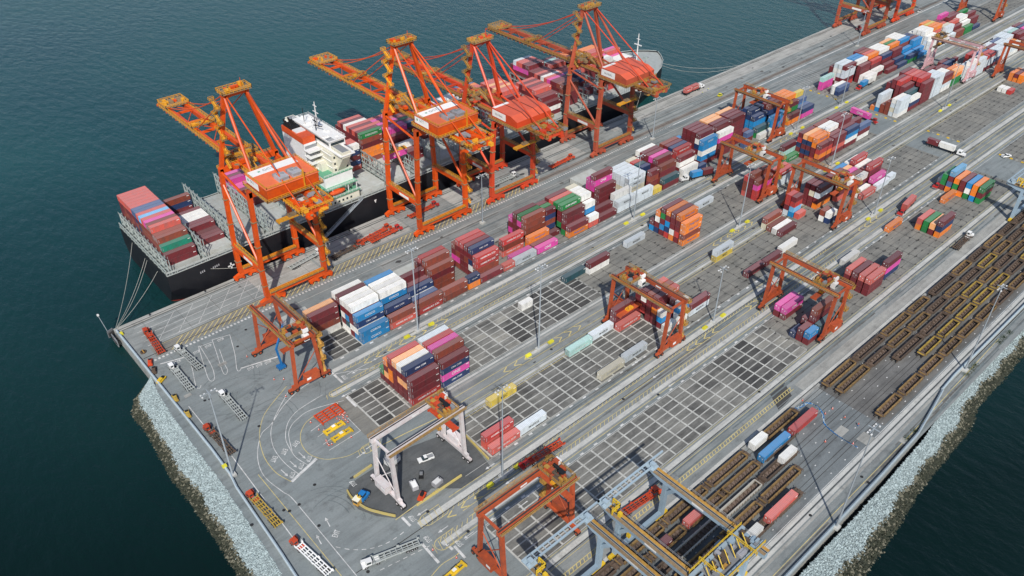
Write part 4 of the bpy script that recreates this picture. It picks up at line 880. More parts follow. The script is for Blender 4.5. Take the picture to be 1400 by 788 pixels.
def flat_sign(s, size, mat, loc, rot, parent, name='lettering'):
    o = bpy.data.objects.new(name, text_mesh(s, size, mat)); COL.objects.link(o); o.parent = parent; o.location = loc; o.rotation_euler = rot; return o
b = MB(); b.box(101.3, 285.9, 2.6, 101.9, 286.02, 5.4, 'white'); b.box(100.2, 285.9, 3.7, 103, 286.03, 4.3, 'white'); b.build('hull_mark', ship)
b = MB(); b.poly([(173.5, 286.0, 7.4), (174.9, 286.0, 7.4), (174.2, 286.0, 5.6)], 'white'); b.build('hull_mark', ship)
b = MB()
for x, n_ in ((88.5, 3), (94, 4), (105, 2)):
    for k in range(n_): b.box(x + .8 * k, 285.93, 6 + .1 * k, x + .45 + .8 * k, 286.03, 6.9 + .1 * k, 'acgrey')
b.build('hull_mark', ship)
b = MB(); b.bar((167.5, 286.2, 10.4), (144.5, 282.8, .9), 1.1, .25, 'galv')
b.rail([(167.5, 285.75, 10.5), (144.5, 282.3, 1.0)], 'galv', 1.0, .1, 2); b.rail([(167.5, 286.7, 10.5), (144.5, 283.3, 1.0)], 'galv', 1.0, .1, 2)
tag(b.build('gangway'), 'long grey gangway sloping from the ship deck down to the quay', 'gangway')
# mooring lines, bollards, fenders
def rope(p, q, sag, label, grp='mooring lines at the stern of the ship'):
    b = MB(); P0, P1 = Vector(p), Vector(q); pr = P0
    for k in range(1, 9):
        t = k / 8; c = P0.lerp(P1, t) - Vector((0, 0, sag * 4 * t * (1 - t))); b.tube(pr, c, .09, 'rope', 4); pr = c
    tag(b.build('mooring_line'), label, 'rope', grp)
rope((75.6, 322, 9), (50.5, 281.2, .5), 2.0, 'outermost mooring line from the stern to the quay corner')
rope((75.6, 309.5, 7.5), (50.7, 281.3, .5), 2.0, 'second mooring line of the fan from the stern')
rope((75.6, 307.5, 7.5), (50.9, 281.4, .5), 2.6, 'third mooring line of the fan from the stern')
rope((75.6, 297, 7.5), (51.2, 281.5, .5), 1.4, 'mooring line from near stern corner to the quay corner')
rope((93, 286, 6.4), (118, 281.2, .5), .8, 'mooring line running along the hull toward the first crane')
rope((395, 300, 12), (456, 281.4, .5), 3.0, 'upper mooring line from the bow to the quay', 'mooring lines at the bow of the ship')
rope((392, 297, 12), (450, 281.4, .5), 4.0, 'lower mooring line from the bow to the quay', 'mooring lines at the bow of the ship')
rope((366, 289, 9), (352, 281.4, .5), .8, 'steep mooring line from the bow side to the quay', 'mooring lines at the bow of the ship')
def mk():
    r = empty('bollard'); b = MB(); b.tube((0, 0, .2), (0, 0, .75), .28, 'black', 8, .22); b.tube((0, 0, .75), (0, 0, .95), .38, 'black', 8, .3); b.cbox((0, 0, .24), (.9, .9, .08), 'grey'); b.build('post', r); return r
for k in range(13):
    x = 64 + 23 * k; place('bollard', mk, (x, 281.2), 0, '%s black mooring bollard from the left along the quay edge' % NUMW[k], 'bollards along the quay edge', 'bollard')
def mk():
    r = empty('rubber_fender'); b = MB(); b.tube((-1.1, 0, -1.6), (1.1, 0, -1.6), .75, 'rubber', 8); b.build('roller', r); b = MB(); b.box(-1.3, .2, -3, 1.3, .5, .1, 'grey'); b.build('bracket', r); return r
for k in range(3): place('fender', mk, (48.8 + .0 * k, 281.8 - 3.0 * k) if k else (49.0, 282.6), [0.4, 1.57, 1.57][k], ['black rubber fender on the outer quay corner', 'black rubber fender just below the quay corner', 'lowest black rubber fender beside the quay corner'][k], 'rubber fenders at the quay corner', 'fender')
# ------------------------------------------------------------------ ship-to-shore cranes
def stairs(b, x, y, z0, z1, dx, m1, m2, ry=2.2):
    """switchback stair tower: landings and flights"""
    z = z0; k = 0
    while z < z1 - .5:
        zz = min(z + 3.0, z1); a, c = (y - ry, y + ry) if k % 2 == 0 else (y + ry, y - ry)
        b.bar((x, a, z), (x, c, zz), 1.0, .35, m1); b.bar((x - .55, a, z + 1), (x - .55, c, zz + 1), .09, .2, m1); b.bar((x + .55, a, z + 1), (x + .55, c, zz + 1), .09, .2, m1)
        b.cbox((x, c, zz), (1.9, 1.5, .3), m2); b.rail([(x - .95, c - .7, zz), (x + .95, c - .7, zz), (x + .95, c + .7, zz), (x - .95, c + .7, zz)], m1, 1.1, .13, 2)
        z = zz; k += 1
def walkway(b, p, q, w, m1, m2, step=2.5):
    b.bar(p, q, w, .18, m2)
    P, Q = Vector(p), Vector(q); d = (Q - P).normalized(); s = d.cross(Vector((0, 0, 1))).normalized() * (w / 2)
    for sg in (-1, 1): b.rail([tuple(P + s * sg), tuple(Q + s * sg)], m1, 1.1, .13, step)
def sts(cx, dz, M, M2, kind, label, roof=True):
    """rail-mounted quay crane: x along the quay, boom reaches over the ship toward +y"""
    root = empty('quay_crane', (cx, 268.6, 0)); tag(root, label, 'crane', 'quay cranes working the ship' if kind < 3 else 'far quay cranes')
    sy, ly = 280 - 268.6, 257.6 - 268.6; hw = 13.2; top = 51 + dz; bz = 50.5 + dz; ap = 78.5 + dz
    Y1, Y2 = ('saffron', 'dirty_deck') if kind == 1 else ('saffron_dull', 'dirty_deck')
    for sx in (-1, 1):
        for y in (sy, ly):
            b = MB(); x0 = sx * hw
            b.bar((x0, y, 3.6), (x0, y, 16), 1.9, 1.7, M, up=(1, 0, 0)); b.bar((x0, y, 16), (x0 - sx * 1.6, y, top), 1.8, 1.5, M, up=(1, 0, 0))
            for z in (9, 16.5, 27, 38): 
                if z < top: b.cbox((x0 - sx * max(0, (z - 16)) * .045, y, z), (2.3, 2.2, .35), Y2)
            b.build('leg', root)
    for y in (sy, ly):
        b = MB(); b.box(-hw, y - .8, 3.4, hw, y + .8, 5.3, M); walkway(b, (-hw + 1, y - 1.2, 5.3), (hw - 1, y - 1.2, 5.3), .9, Y1, Y2); b.build('sill_beam', root)
        for sx in (-1, 1):
            b = MB(); xc = sx * (hw - 2.2)
            b.poly([(xc - 5.5, y - .7, 2.0), (xc + 5.5, y - .7, 2.0), (xc + 2, y - .7, 3.4), (xc - 2, y - .7, 3.4)], M); b.poly([(xc - 5.5, y + .7, 2.0), (xc - 2, y + .7, 3.4), (xc + 2, y + .7, 3.4), (xc + 5.5, y + .7, 2.0)], M)
            b.poly([(xc - 5.5, y - .7, 2.0), (xc - 2, y - .7, 3.4), (xc - 2, y + .7, 3.4), (xc - 5.5, y + .7, 2.0)], M); b.poly([(xc + 5.5, y - .7, 2.0), (xc + 5.5, y + .7, 2.0), (xc + 2, y + .7, 3.4), (xc + 2, y - .7, 3.4)], M)
            for k in (-1, 1): b.bar((xc + k * 3.4 - 2, y, 1.5), (xc + k * 3.4 + 2, y, 1.5), 1.3, .9, M)
            tr = b.build('wheel_truck', root)
            for k in range(4):
                b = MB()
                for q in (-.55, .55): b.tube((xc - 4.6 + 3.05 * k + q, y - .35, .55), (xc - 4.6 + 3.05 * k + q, y + .35, .55), .48, 'black', 10)
                b.box(xc - 5.4 + 3.05 * k, y - .75, .75, xc - 3.9 + 3.05 * k, y + .75, 1.25, M)
                b.cbox((xc - 4.6 + 3.05 * k, y - .9, 1.0), (.8, .5, .9), M); b.build('wheel', tr)
    for sx in (-1, 1):
        b = MB(); x0 = sx * hw
        b.bar((x0, sy, 16.2), (x0, ly, 16.2), 1.5, 2.0, M); walkway(b, (x0 - .3 * sx, sy, 17.3), (x0 - .3 * sx, ly, 17.3), 1.1, Y1, Y2)
        if sx < 0: b.box(x0 - .82, ly + 6, 15.6, x0 - .76, ly + 13, 16.9, 'white')
        b.build('portal_beam', root)
        b = MB(); b.tube((x0 - sx * 1.2, sy, top - 6), (x0 - sx * .1, ly + .4, 17.5), .55, M); b.build('diagonal_brace', root)
        b = MB(); b.bar((x0 - sx * 1.5, sy, top - 3), (x0 - sx * 1.5, ly, top - 3), 1.1, 1.2, M) if kind == 9 else b.tube((x0 - sx * 1.5, sy, top - 1.2), (x0 - sx * 1.5, ly, top - 5), .5, M)
        b.build('upper_brace', root)
    for y, z in ((sy, top - .6), (ly, top - 1.5), (sy, 31 + dz * .5)):
        if z < 40 + dz and True: continue
        b = MB(); b.box(-hw + 1, y - .9, z - 1.2, hw - 1, y + .9, z + 1.0, M); walkway(b, (-hw + 1, y + 1.3, z + .3), (hw - 1, y + 1.3, z + .3), 1.0, Y1, Y2); b.build('cross_beam', root)
    # boom and girders
    tip = 352 - 268.6; br = 229.5 - 268.6
    for sx in (-1, 1):
        b = MB(); x0 = sx * 3.7
        b.box(x0 - .75, br, bz - 1.1, x0 + .75, sy + 4, bz + 1.1, M); walkway(b, (x0 + sx * 1.5, br, bz + .2), (x0 + sx * 1.5, sy + 4, bz + .2), 1.1, Y1, Y2, 2.2); b.build('main_girder', root)
        b = MB(); b.box(x0 - .65, sy + 4.6, bz - 1.0, x0 + .65, tip, bz + .9, M); walkway(b, (x0 + sx * 1.4, sy + 4.6, bz + .2), (x0 + sx * 1.4, tip, bz + .2), 1.1, Y1, Y2, 2.2)
        for k in range(22): b.cbox((x0 + sx * 1.2, sy + 7 + 3.2 * k, bz - .6), (.9, .7, .8), Y2 if k % 3 else M)
        b.build('boom_girder', root)
    b = MB()
    for k, y in enumerate([sy + 10, sy + 22, sy + 34, sy + 46, sy + 58, sy + 69]):
        b = MB()
        b.bar((-3.7, y, bz + .4), (3.7, y, bz + .4), .8, .9, M)
        if k in (1, 3): b.bar((-3.7, y, bz + .4), (3.7, y + 12, bz + .4), .3, .3, M)
        if k in (0, 2, 4): b.bar((3.7, y, bz + .4), (-3.7, y + 12, bz + .4), .3, .3, M)
        b.build('cross_tie', root)
    for y in (br + 1, br + 8, ly + 4, 2, sy): b = MB(); b.bar((-3.7, y, bz + .2), (3.7, y, bz + .2), 1, 1.2, M); b.build('cross_tie', root)
    b = MB(); b.box(-5.2, tip - .5, bz - 1, 5.2, tip + .6, bz + 1.1, M)
    b.build('cross_tie', root)
    for yc, w_, l_ in ((tip - 4, 5.2, 9), (sy + 40, 5.2, 3), (sy + 5, 6.0, 5)):
        b = MB(); b.box(-w_, yc - l_ / 2, bz + 1.2, w_, yc + l_ / 2, bz + 1.4, Y2)
        b.rail([(-w_, yc - l_ / 2, bz + 1.4), (w_, yc - l_ / 2, bz + 1.4), (w_, yc + l_ / 2, bz + 1.4), (-w_, yc + l_ / 2, bz + 1.4), (-w_, yc - l_ / 2, bz + 1.4)], Y1, 1.2, .16, 1.4)
        for k in range(10): b.cbox((random.uniform(-w_ + 1, w_ - 1), random.uniform(yc - l_ / 2 + 1, yc + l_ / 2 - 1), bz + 1.9), (random.uniform(.6, 1.8), random.uniform(.6, 1.6), random.uniform(.6, 1.6)), random.choice((Y1, M, Y2, Y1)))
        b.build('service_platform', root)
    # A-frame
    ax = 4.3
    for sx in (-1, 1):
        b = MB(); b.bar((sx * (hw - 2.0), sy, top), (sx * ax, sy + .3, ap), 1.4, 1.4, M, up=(0, 1, 0)); b.build('mast_leg', root)
        b = MB(); b.tube((sx * ax, sy, ap), (sx * (hw - 5.0), ly + 1, bz + 1.5), .62, M); b.build('back_leg', root)
        b = MB(); b.tube((sx * (ax - .4), sy, ap + .3), (sx * 4.4, br + 3, bz + 1.3), .28, M2); b.build('backstay', root)
        b = MB(); q = [Vector((sx * (ax - .5), sy + .5, ap + .4)), Vector((sx * 4.3, tip - 7, bz + 1.3))]
        pr = q[0]
        for k in range(1, 9):
            t = k / 8; c = q[0].lerp(q[1], t) - Vector((0, 0, 7.5 * 4 * t * (1 - t) * .42)); b.tube(pr, c, .22, M2, 6); pr = c
        b.tube((sx * (ax - .5), sy + .5, ap - 1), (sx * 4.3, sy + 36, bz + 1.2), .20, M2, 6); b.build('forestay', root)
    b = MB(); b.box(-ax - 1, sy - .9, ap - .8, ax + 1, sy + 1.1, ap + .9, M); b.build('apex_beam', root)
    b = MB(); w_ = ax + 1.5; b.box(-w_, sy - 2.6, ap + .9, w_, sy + 2.8, ap + 1.1, Y2); b.rail([(-w_, sy - 2.6, ap + 1.1), (w_, sy - 2.6, ap + 1.1), (w_, sy + 2.8, ap + 1.1), (-w_, sy + 2.8, ap + 1.1), (-w_, sy - 2.6, ap + 1.1)], Y1, 1.3, .16, 1.4)
    for k in range(12): b.cbox((random.uniform(-w_ + .6, w_ - .6), sy + random.uniform(-2, 2.3), ap + 1.8), (random.uniform(.6, 1.8), random.uniform(.5, 1.4), random.uniform(.7, 1.7)), random.choice((Y1, M, Y1)))
    b.tube((3, sy, ap + 1), (3, sy, ap + 5), .1, M, 5); b.build('apex_platform', root)
    b = MB(); stairs(b, -hw + 4.6, sy - .5, top, ap - 1, 0, Y1, Y2, 1.9); b.build('mast_stair', root)
    b = MB(); stairs(b, hw + 1.9, ly + .4, 6, bz - 2, 0, Y1, Y2, 1.7); b.build('stair_tower', root)
    b = MB(); b.bar((-3, sy - 2, bz + 6), (-3, sy - 12, bz + 2), 1.6, .2, Y2); b.rail([(-3.8, sy - 2, bz + 6), (-3.8, sy - 12, bz + 2)], Y1, 1.1, .14); b.rail([(-2.2, sy - 2, bz + 6), (-2.2, sy - 12, bz + 2)], Y1, 1.1, .14)
    for k in range(9): b.cbox((random.uniform(-9, 2), random.uniform(sy - 8, sy - 2), bz + 2 + random.uniform(0, 3)), (random.uniform(.8, 2), random.uniform(.8, 2.6), random.uniform(.5, 1.6)), random.choice((Y1, M, Y2)))
    b.build('gantry_platform', root)
    # machinery house
    hx0, hx1, hy0, hy1 = -11.3, 9.3, 242.6 - 268.6, 258.6 - 268.6
    if kind != 1: hy1 += 1
    h0, h1 = (bz + 2.9, bz + 6.9) if kind == 1 else (bz + 2.0, bz + 6.6)
    hm = empty('machinery_house', (0, 0, 0)); hm.parent = root
    b = MB()
    if kind == 1: b.box(hx0, hy0, h0, hx1, hy1, h1, M)
    else:
        lo = h1 - 1.5
        for x, o in ((hx0, 1), (hx1, 0)):
            pts = [(x, hy0, h0), (x, hy0, lo), (x, hy0 + 4.2, h1), (x, hy1, h1), (x, hy1, h0)]; b.poly(pts[::-1] if not o else pts, M)
        b.poly([(hx0, hy0, h0), (hx1, hy0, h0), (hx1, hy0, lo), (hx0, hy0, lo)], M); b.poly([(hx1, hy1, h0), (hx0, hy1, h0), (hx0, hy1, h1), (hx1, hy1, h1)], M)
        b.poly([(hx0, hy0, h0), (hx0, hy1, h0), (hx1, hy1, h0), (hx1, hy0, h0)], M)
        b.poly([(hx0, hy0, lo), (hx1, hy0, lo), (hx1, hy0 + 4.2, h1), (hx0, hy0 + 4.2, h1)], 'orange2_sunlit_roof'); b.poly([(hx0, hy0 + 4.2, h1), (hx1, hy0 + 4.2, h1), (hx1, hy1, h1), (hx0, hy1, h1)], 'orange2_sunlit_roof')
    b.build('wall', hm)
    b = MB()
    if kind == 1:
        b.box(hx0 - .3, hy0 - .3, h1 + .01, hx1 + .3, hy1 + .3, h1 + .25, 'orange_roof'); b.build('roof', hm); b = MB(); b.box(hx0 + .2, hy1 - 4.6, h1 + .26, hx1 - 1.5, hy1 - .2, h1 + .32, 'white')
        b.box(hx0 - .08, hy0 + 6.5, h0 + .9, hx0 - .02, hy1 - .3, h1 - .2, 'white'); b.build('sign_board', hm)
        flat_sign('GCT', 2.2, 'grey', (hx0 + 8, hy1 - 2.4, h1 + .34), (0, 0, 0), hm)
        flat_sign('GCT', 1.5, 'grey', (hx0 - .11, hy0 + 11, h0 + 2.7), (math.pi / 2, 0, -math.pi / 2), hm)
        b = MB(); b.cbox((hx0 + 4.3, hy1 - 2.4, h1 + .34), (.9, .9, .03), 'deckgreen'); b.cbox((hx0 - .1, hy0 + 14, h0 + 2.6), (.03, .9, .9), 'deckgreen'); b.build('logo', hm)
        b = MB()
        for k in range(2):
            x = hx0 + 6 + 5.4 * k; b.box(x, hy0 + 1.6, h1 + .25, x + 3.9, hy0 + 5.6, h1 + 1.9, 'acgrey'); b.box(x + .3, hy0 + 5.6, h1 + .25, x + 3.4, hy0 + 7.4, h1 + 1.3, 'grey')
            for q in range(2): b.tube((x + 1.1 + 1.7 * q, hy0 + 4.4, h1 + 1.9), (x + 1.1 + 1.7 * q, hy0 + 4.4, h1 + 2.1), .7, 'grey', 8)
            b.box(x + .2, hy0 + 1.5, h1 + .9, x + 3.7, hy0 + 1.6, h1 + 1.7, 'grey')
        b.build('air_conditioner', hm)
    else:
        b.box(hx0 + .5, hy1 - 1.8, h1 + .02, hx0 + 9, hy1 - .3, h1 + .12, 'white'); b.box(hx0 - .08, hy0 + 7.5, h0 + 1.0, hx0 - .02, hy1 - .6, h1 - .5, 'white'); b.build('sign_board', hm)
        flat_sign('GLOBAL', 1.4, 'grey', (hx0 - .11, hy0 + 12, h0 + 2.5), (math.pi / 2, 0, -math.pi / 2), hm)
        b = MB()
        for k in (6.5, 13.5): b.bar((hx0 + k, hy0 - .1, lo + .05), (hx0 + k, hy0 + 4.2, h1 + .08), .25, .15, 'black'); b.bar((hx0 + k, hy0 + 4.2, h1 + .08), (hx0 + k, hy1, h1 + .08), .25, .12, 'black')
        b.build('roof_cable', hm)
    b = MB()
    b.rail([(hx0 - 1, hy0 - 1, h0 - .3), (hx1 + 1, hy0 - 1, h0 - .3), (hx1 + 1, hy1 + 1, h0 - .3), (hx0 - 1, hy1 + 1, h0 - .3), (hx0 - 1, hy0 - 1, h0 - .3)], Y1, 1.2, .15, 1.8)
    b.box(hx0 - 1.1, hy0 - 1.1, h0 - .5, hx1 + 1.1, hy1 + 1.1, h0 - .3, Y2)
    for yy in (hy0 + 1, hy1 - 1): b.box(hx0 + 2, yy - .5, bz + 1.1, hx1 - 2, yy + .5, h0 - .5, M)
    b.build('walkway', hm)
    if kind == 1:
        b = MB(); b.rail([(hx0, hy0, h1 + .2), (hx1, hy0, h1 + .2), (hx1, hy1, h1 + .2), (hx0, hy1, h1 + .2), (hx0, hy0, h1 + .2)], 'saffron', 1.0, .13, 1.6); b.bar((hx0 + 14.5, hy0 - .2, h0), (hx0 + 14.5, hy0 - .2, h1 + 3.4), .9, .3, 'saffron'); b.rail([(hx0 + 14.5, hy0, h1 + .3), (hx0 + 14.5, hy0 + 7, h1 + .3)], 'saffron', 1.2, .15); b.build('railing', hm)
    # backreach clutter, festoon, trolley and cab
    b = MB()
    for k in range(34):
        b.cbox((random.uniform(-6.5, 7), random.uniform(br - .5, hy0 - 2), bz + random.uniform(-1.5, 2.6)), (random.uniform(.6, 2.6), random.uniform(.8, 3.2), random.uniform(.3, 1.5)), random.choice((Y1, Y1, M, M, Y2, 'grey')))
    b.rail([(-6.5, br, bz + 1.4), (7, br, bz + 1.4), (7, hy0 - 1.5, bz + 1.4)], Y1, 1.2, .16, 1.5); b.rail([(-6.5, br, bz + 1.4), (-6.5, hy0 - 1.5, bz + 1.4)], Y1, 1.2, .16, 1.5)
    b.bar((2, br, bz + 1.2), (-4, hy0 - 2, bz + 1.3), .3, .3, M2); b.bar((-2, br, bz + 1.2), (5, hy0 - 2, bz + 1.3), .3, .3, M2)
    b.build('backreach_platform', root)
    ty = {1: -18.0, 2: -19.0, 3: -18.0}[kind] if cx != 191.5 else 24.0
    t = empty('trolley', (0, 0, 0)); t.parent = root
    b = MB(); b.box(-4, ty - 3.5, bz - 2.2, 4, ty + 3.5, bz - 1.3, Y2); b.rail([(-4, ty - 3.5, bz - 1.3), (4, ty - 3.5, bz - 1.3)], Y1); b.build('frame', t)
    b = MB(); b.box(1.2, ty - 6.5, bz - 5.2, 3.6, ty - 3.6, bz - 2.4, 'white'); b.box(1.1, ty - 6.6, bz - 4.6, 3.7, ty - 5.4, bz - 3.1, 'glass'); b.build('cab', t)
    b = MB(); sz = 24 if cx == 191.5 else bz - 12
    b.box(-6, ty - 1.1, sz, 6, ty + 1.1, sz + .6, 'saffron'); 
    for x in (-5.9, 5.9): b.box(x - .2, ty - 1.25, sz - .35, x + .2, ty + 1.25, sz + .5, 'saffron')
    b.box(-1.6, ty - .9, sz + .6, 1.6, ty + .9, sz + 1.5, Y2); b.build('spreader', t)
    b = MB()
    for x in (-1.3, 1.3):
        for y in (-.8, .8): b.tube((x, ty + y, sz + 1.4), (x * 1.4, ty + y, bz - 2), .05, 'black', 4)
    b.build('hoist_rope', t)
    return root
sts(115.8, 0, 'orange', 'orange', 1, 'bright orange quay crane nearest the ship stern, with white roof sign')
sts(191.5, 0, 'orange', 'orange', 1, 'bright orange quay crane with white roof sign standing just right of the bridge house')
sts(234.2, -9.5, 'orange2', 'orange2', 2, 'red orange quay crane with wedge roofed machinery house, third crane from the stern')
sts(305.6, -9.5, 'orange3', 'orange2', 3, 'rusty red quay crane closest to the ship bow')
sts(581.5, -9.5, 'orange3', 'orange2', 3, 'rusty quay crane at top edge standing beside open water, left one of the far pair')
sts(624.0, -9.5, 'orange2', 'orange2', 2, 'bright red orange quay crane at top edge, right one of the far pair')
container(191.5 - 6.1, 268.6 + 24 - 1.22, 24 - 2.95, 12.19, 2.9, 'p')['label'] = 'magenta long container hanging under the second quay crane above the ship'
o = COL.objects[-1]
for q in list(COL.objects):
    if q.get('label', '').startswith('magenta long container hanging'): q['category'] = 'container'; lettering(q, 12.19, 2.9, 'p')

# ------------------------------------------------------------------ rubber-tyred and rail yard gantries
def rtg(M, trol=4.0, spread=None, cab='white', h=21.5, Y1='saffron_dull', spz=None, big=True, tm='rtg'):
    """span along local y (26.6 m), wheelbase along local x"""
    root = empty('yard_gantry_crane'); S = 13.3
    for sy in (-1, 1):
        b = MB(); y = sy * S
        b.box(-6.8, y - .55, 1.9, 6.8, y + .55, 3.0, M); b.build('sill_beam', root)
        for sx in (-1, 1):
            b = MB(); b.bar((sx * 5.2, y, 2.9), (sx * 4.1, y, h - 1.2), 1.05, 1.15, M, up=(0, 1, 0)); b.build('leg', root)
            b = MB(); b.box(sx * 6.5 - 1.8, y - .5, 1.3, sx * 6.5 + 1.8, y + .5, 2.0, M); bo = b.build('wheel_truck', root)
            for k in (-1.15, 1.15):
                b = MB(); xw = sx * 6.5 + k
                for q in (-1, 1): b.tube((xw, y + q * .18, .78), (xw, y + q * .72, .78), .78, 'rubber', 12); b.tube((xw, y + q * .73, .78), (xw, y + q * .76, .78), .38, M, 8)
                b.build('wheel', bo)
        b = MB(); b.bar((-4.1, y, h - 1), (4.1, y, h - 1), .6, .8, M); b.build('end_brace', root); b = MB(); b.tube((-5.0, y, 3.2), (3.9, y, h * .62), .16, M, 6); b.build('brace', root); b = MB()
        stairs(b, 6.1, y - sy * .2, 3, h - 2, 0, Y1, Y1, 1.0) if sy < 0 else b.bar((5.2, y, 3.2), (-3.9, y, h * .62), .25, .25, M)
        b.build('ladder' if sy < 0 else 'brace', root)
        b = MB(); w_ = 2.1
        b.box(-w_, y + (-.1 if sy > 0 else -2.2), 3.05, w_ + 1.2, y + (2.2 if sy > 0 else .1), 5.9, M if sy > 0 else M); b.box(-w_ + .3, y + (2.2 if sy > 0 else -2.26), 4.3, -w_ + 1.9, y + (2.26 if sy > 0 else -2.2), 5.2, 'white')
        b.box(-w_ - .1, y + (-.2 if sy > 0 else -2.3), 5.9, w_ + 1.3, y + (2.3 if sy > 0 else .2), 6.05, M); b.build('engine_house' if sy < 0 else 'power_cabinet', root)
    for sx in (-1, 1):
        b = MB(); x = sx * 4.1
        b.box(x - .55, -S - 1.3, h - 1.5, x + .55, S + 1.3, h, M); b.box(x - .2, -S - 1.2, h, x + .2, S + 1.2, h + .12, 'rail_steel')
        b.box(x + sx * .6, -S - 1.2, h - .5, x + sx * 1.5, S + 1.2, h - .38, 'dirty_deck'); b.rail([(x + sx * 1.5, -S - 1.2, h - .38), (x + sx * 1.5, S + 1.2, h - .38)], Y1, 1.1, .1, 2.4)
        b.box(x - .57, -3, h - 1.1, x + .57, -.5, h - .5, 'white'); b.build('girder', root)
    t = empty('trolley'); t.parent = root; b = MB()
    b.box(-4.7, trol - 2.8, h + .3, 4.7, trol + 2.8, h + .6, 'dirty_deck')
    b.rail([(-4.7, trol - 2.8, h + .6), (4.7, trol - 2.8, h + .6), (4.7, trol + 2.8, h + .6), (-4.7, trol + 2.8, h + .6), (-4.7, trol - 2.8, h + .6)], Y1, 1.1, .12, 1.8)
    rr = random.Random(5)
    for k in range(26): b.cbox((rr.uniform(-4.2, 4.2), trol + rr.uniform(-2.6, 2.6), h + 1.2), (rr.uniform(.4, 2.0), rr.uniform(.4, 1.7), rr.uniform(.5, 2.0)), rr.choice((tm, tm, tm, 'orangered', 'grey', Y1, 'brownrust', 'black')))
    b.tube((-2.2, trol - 1, h + 1.2), (2.2, trol - 1, h + 1.2), .55, 'black', 10); b.tube((-2.2, trol + 1, h + 1.2), (2.2, trol + 1, h + 1.2), .5, 'brownrust', 10); b.build('hoist', t)
    b = MB(); cx_ = 2.0 if big else -2
    b.box(cx_ - 1, trol - 3.9, h - 2.6, cx_ + 1, trol - 2.0, h - .2, cab); b.box(cx_ - .9, trol - 4.0, h - 2.2, cx_ + .9, trol - 3.88, h - 1.0, 'glass'); b.box(cx_ - .7, trol - 3.4, h + .6, cx_ + 1.3, trol - 2.2, h + 1.9, cab); b.build('cab', t)
    z = spz if spz is not None else h - 5.5
    b = MB(); b.box(-6, trol - 1.0, z, 6, trol + 1.0, z + .5, tm)
    for x in (-6, 6): b.box(x - .2, trol - 1.25, z - .3, x + .2, trol + 1.25, z + .4, tm)
    b.box(-1.6, trol - .8, z + .5, 1.6, trol + .8, z + 1.3, 'saffron'); b.build('spreader', t)
    b = MB()
    for x in (-1.4, 1.4):
        for y in (-.7, .7): b.tube((x, trol + y, z + 1.2), (x * 1.6, trol + y, h + .5), .045, 'black', 4)
    b.build('hoist_rope', t)
    return root
def put(o, x, y, rz, label, grp='yard gantry cranes'):
    o.location = (x, y, 0); o.rotation_euler.z = R(rz); tag(o, label, 'gantry crane', grp); return o
put(rtg('rtg', -9.2), 90.6, 219, 0, 'empty orange gantry crane before the first quay crane, blue boom lift beside it')
put(rtg('rtg', 7.8, spz=6.1), 201.2, 146.2, 0, 'orange gantry crane over container wall in third block, yellow spreader lowered')
put(rtg('rtg', -6), 253.9, 111, 0, 'orange gantry crane over two pink topped containers beside the rail yard')
put(rtg('rtg', -2), 323.7, 186, 0, 'orange gantry crane over red and magenta stack in the second block')
put(rtg('rtg', -8.5), 329, 149.8, 0, 'orange gantry crane over maroon stack near the four low side by side containers')
put(rtg('rtg', 2.0, spz=17.6), 381.6, 219.5, 0, 'orange gantry crane over dark blue stacks of the quayside block')
put(rtg('rtg_pink', 10.5, tm='brownrust'), 543, 186, 0, 'faded pink gantry crane over far container stacks', )
put(rtg('rtg', -3), 566, 151, 0, 'orange gantry crane cut by the right edge over an empty dark yard')
put(rtg('rtg', 0), 674, 222.5, 0, 'small looking orange gantry crane at the top right corner')
put(rtg('rtg_white', -9.5, h=22, cab='white', tm='orangered'), 96.2, 147.4, 90 + 1.5, 'white and rust pink gantry crane parked crosswise over the maintenance island')
put(rtg('rtg', -11.0, h=22), 102.4, 105.5, 90, 'orange gantry crane parked crosswise at the bottom beside the blue grey rail crane')
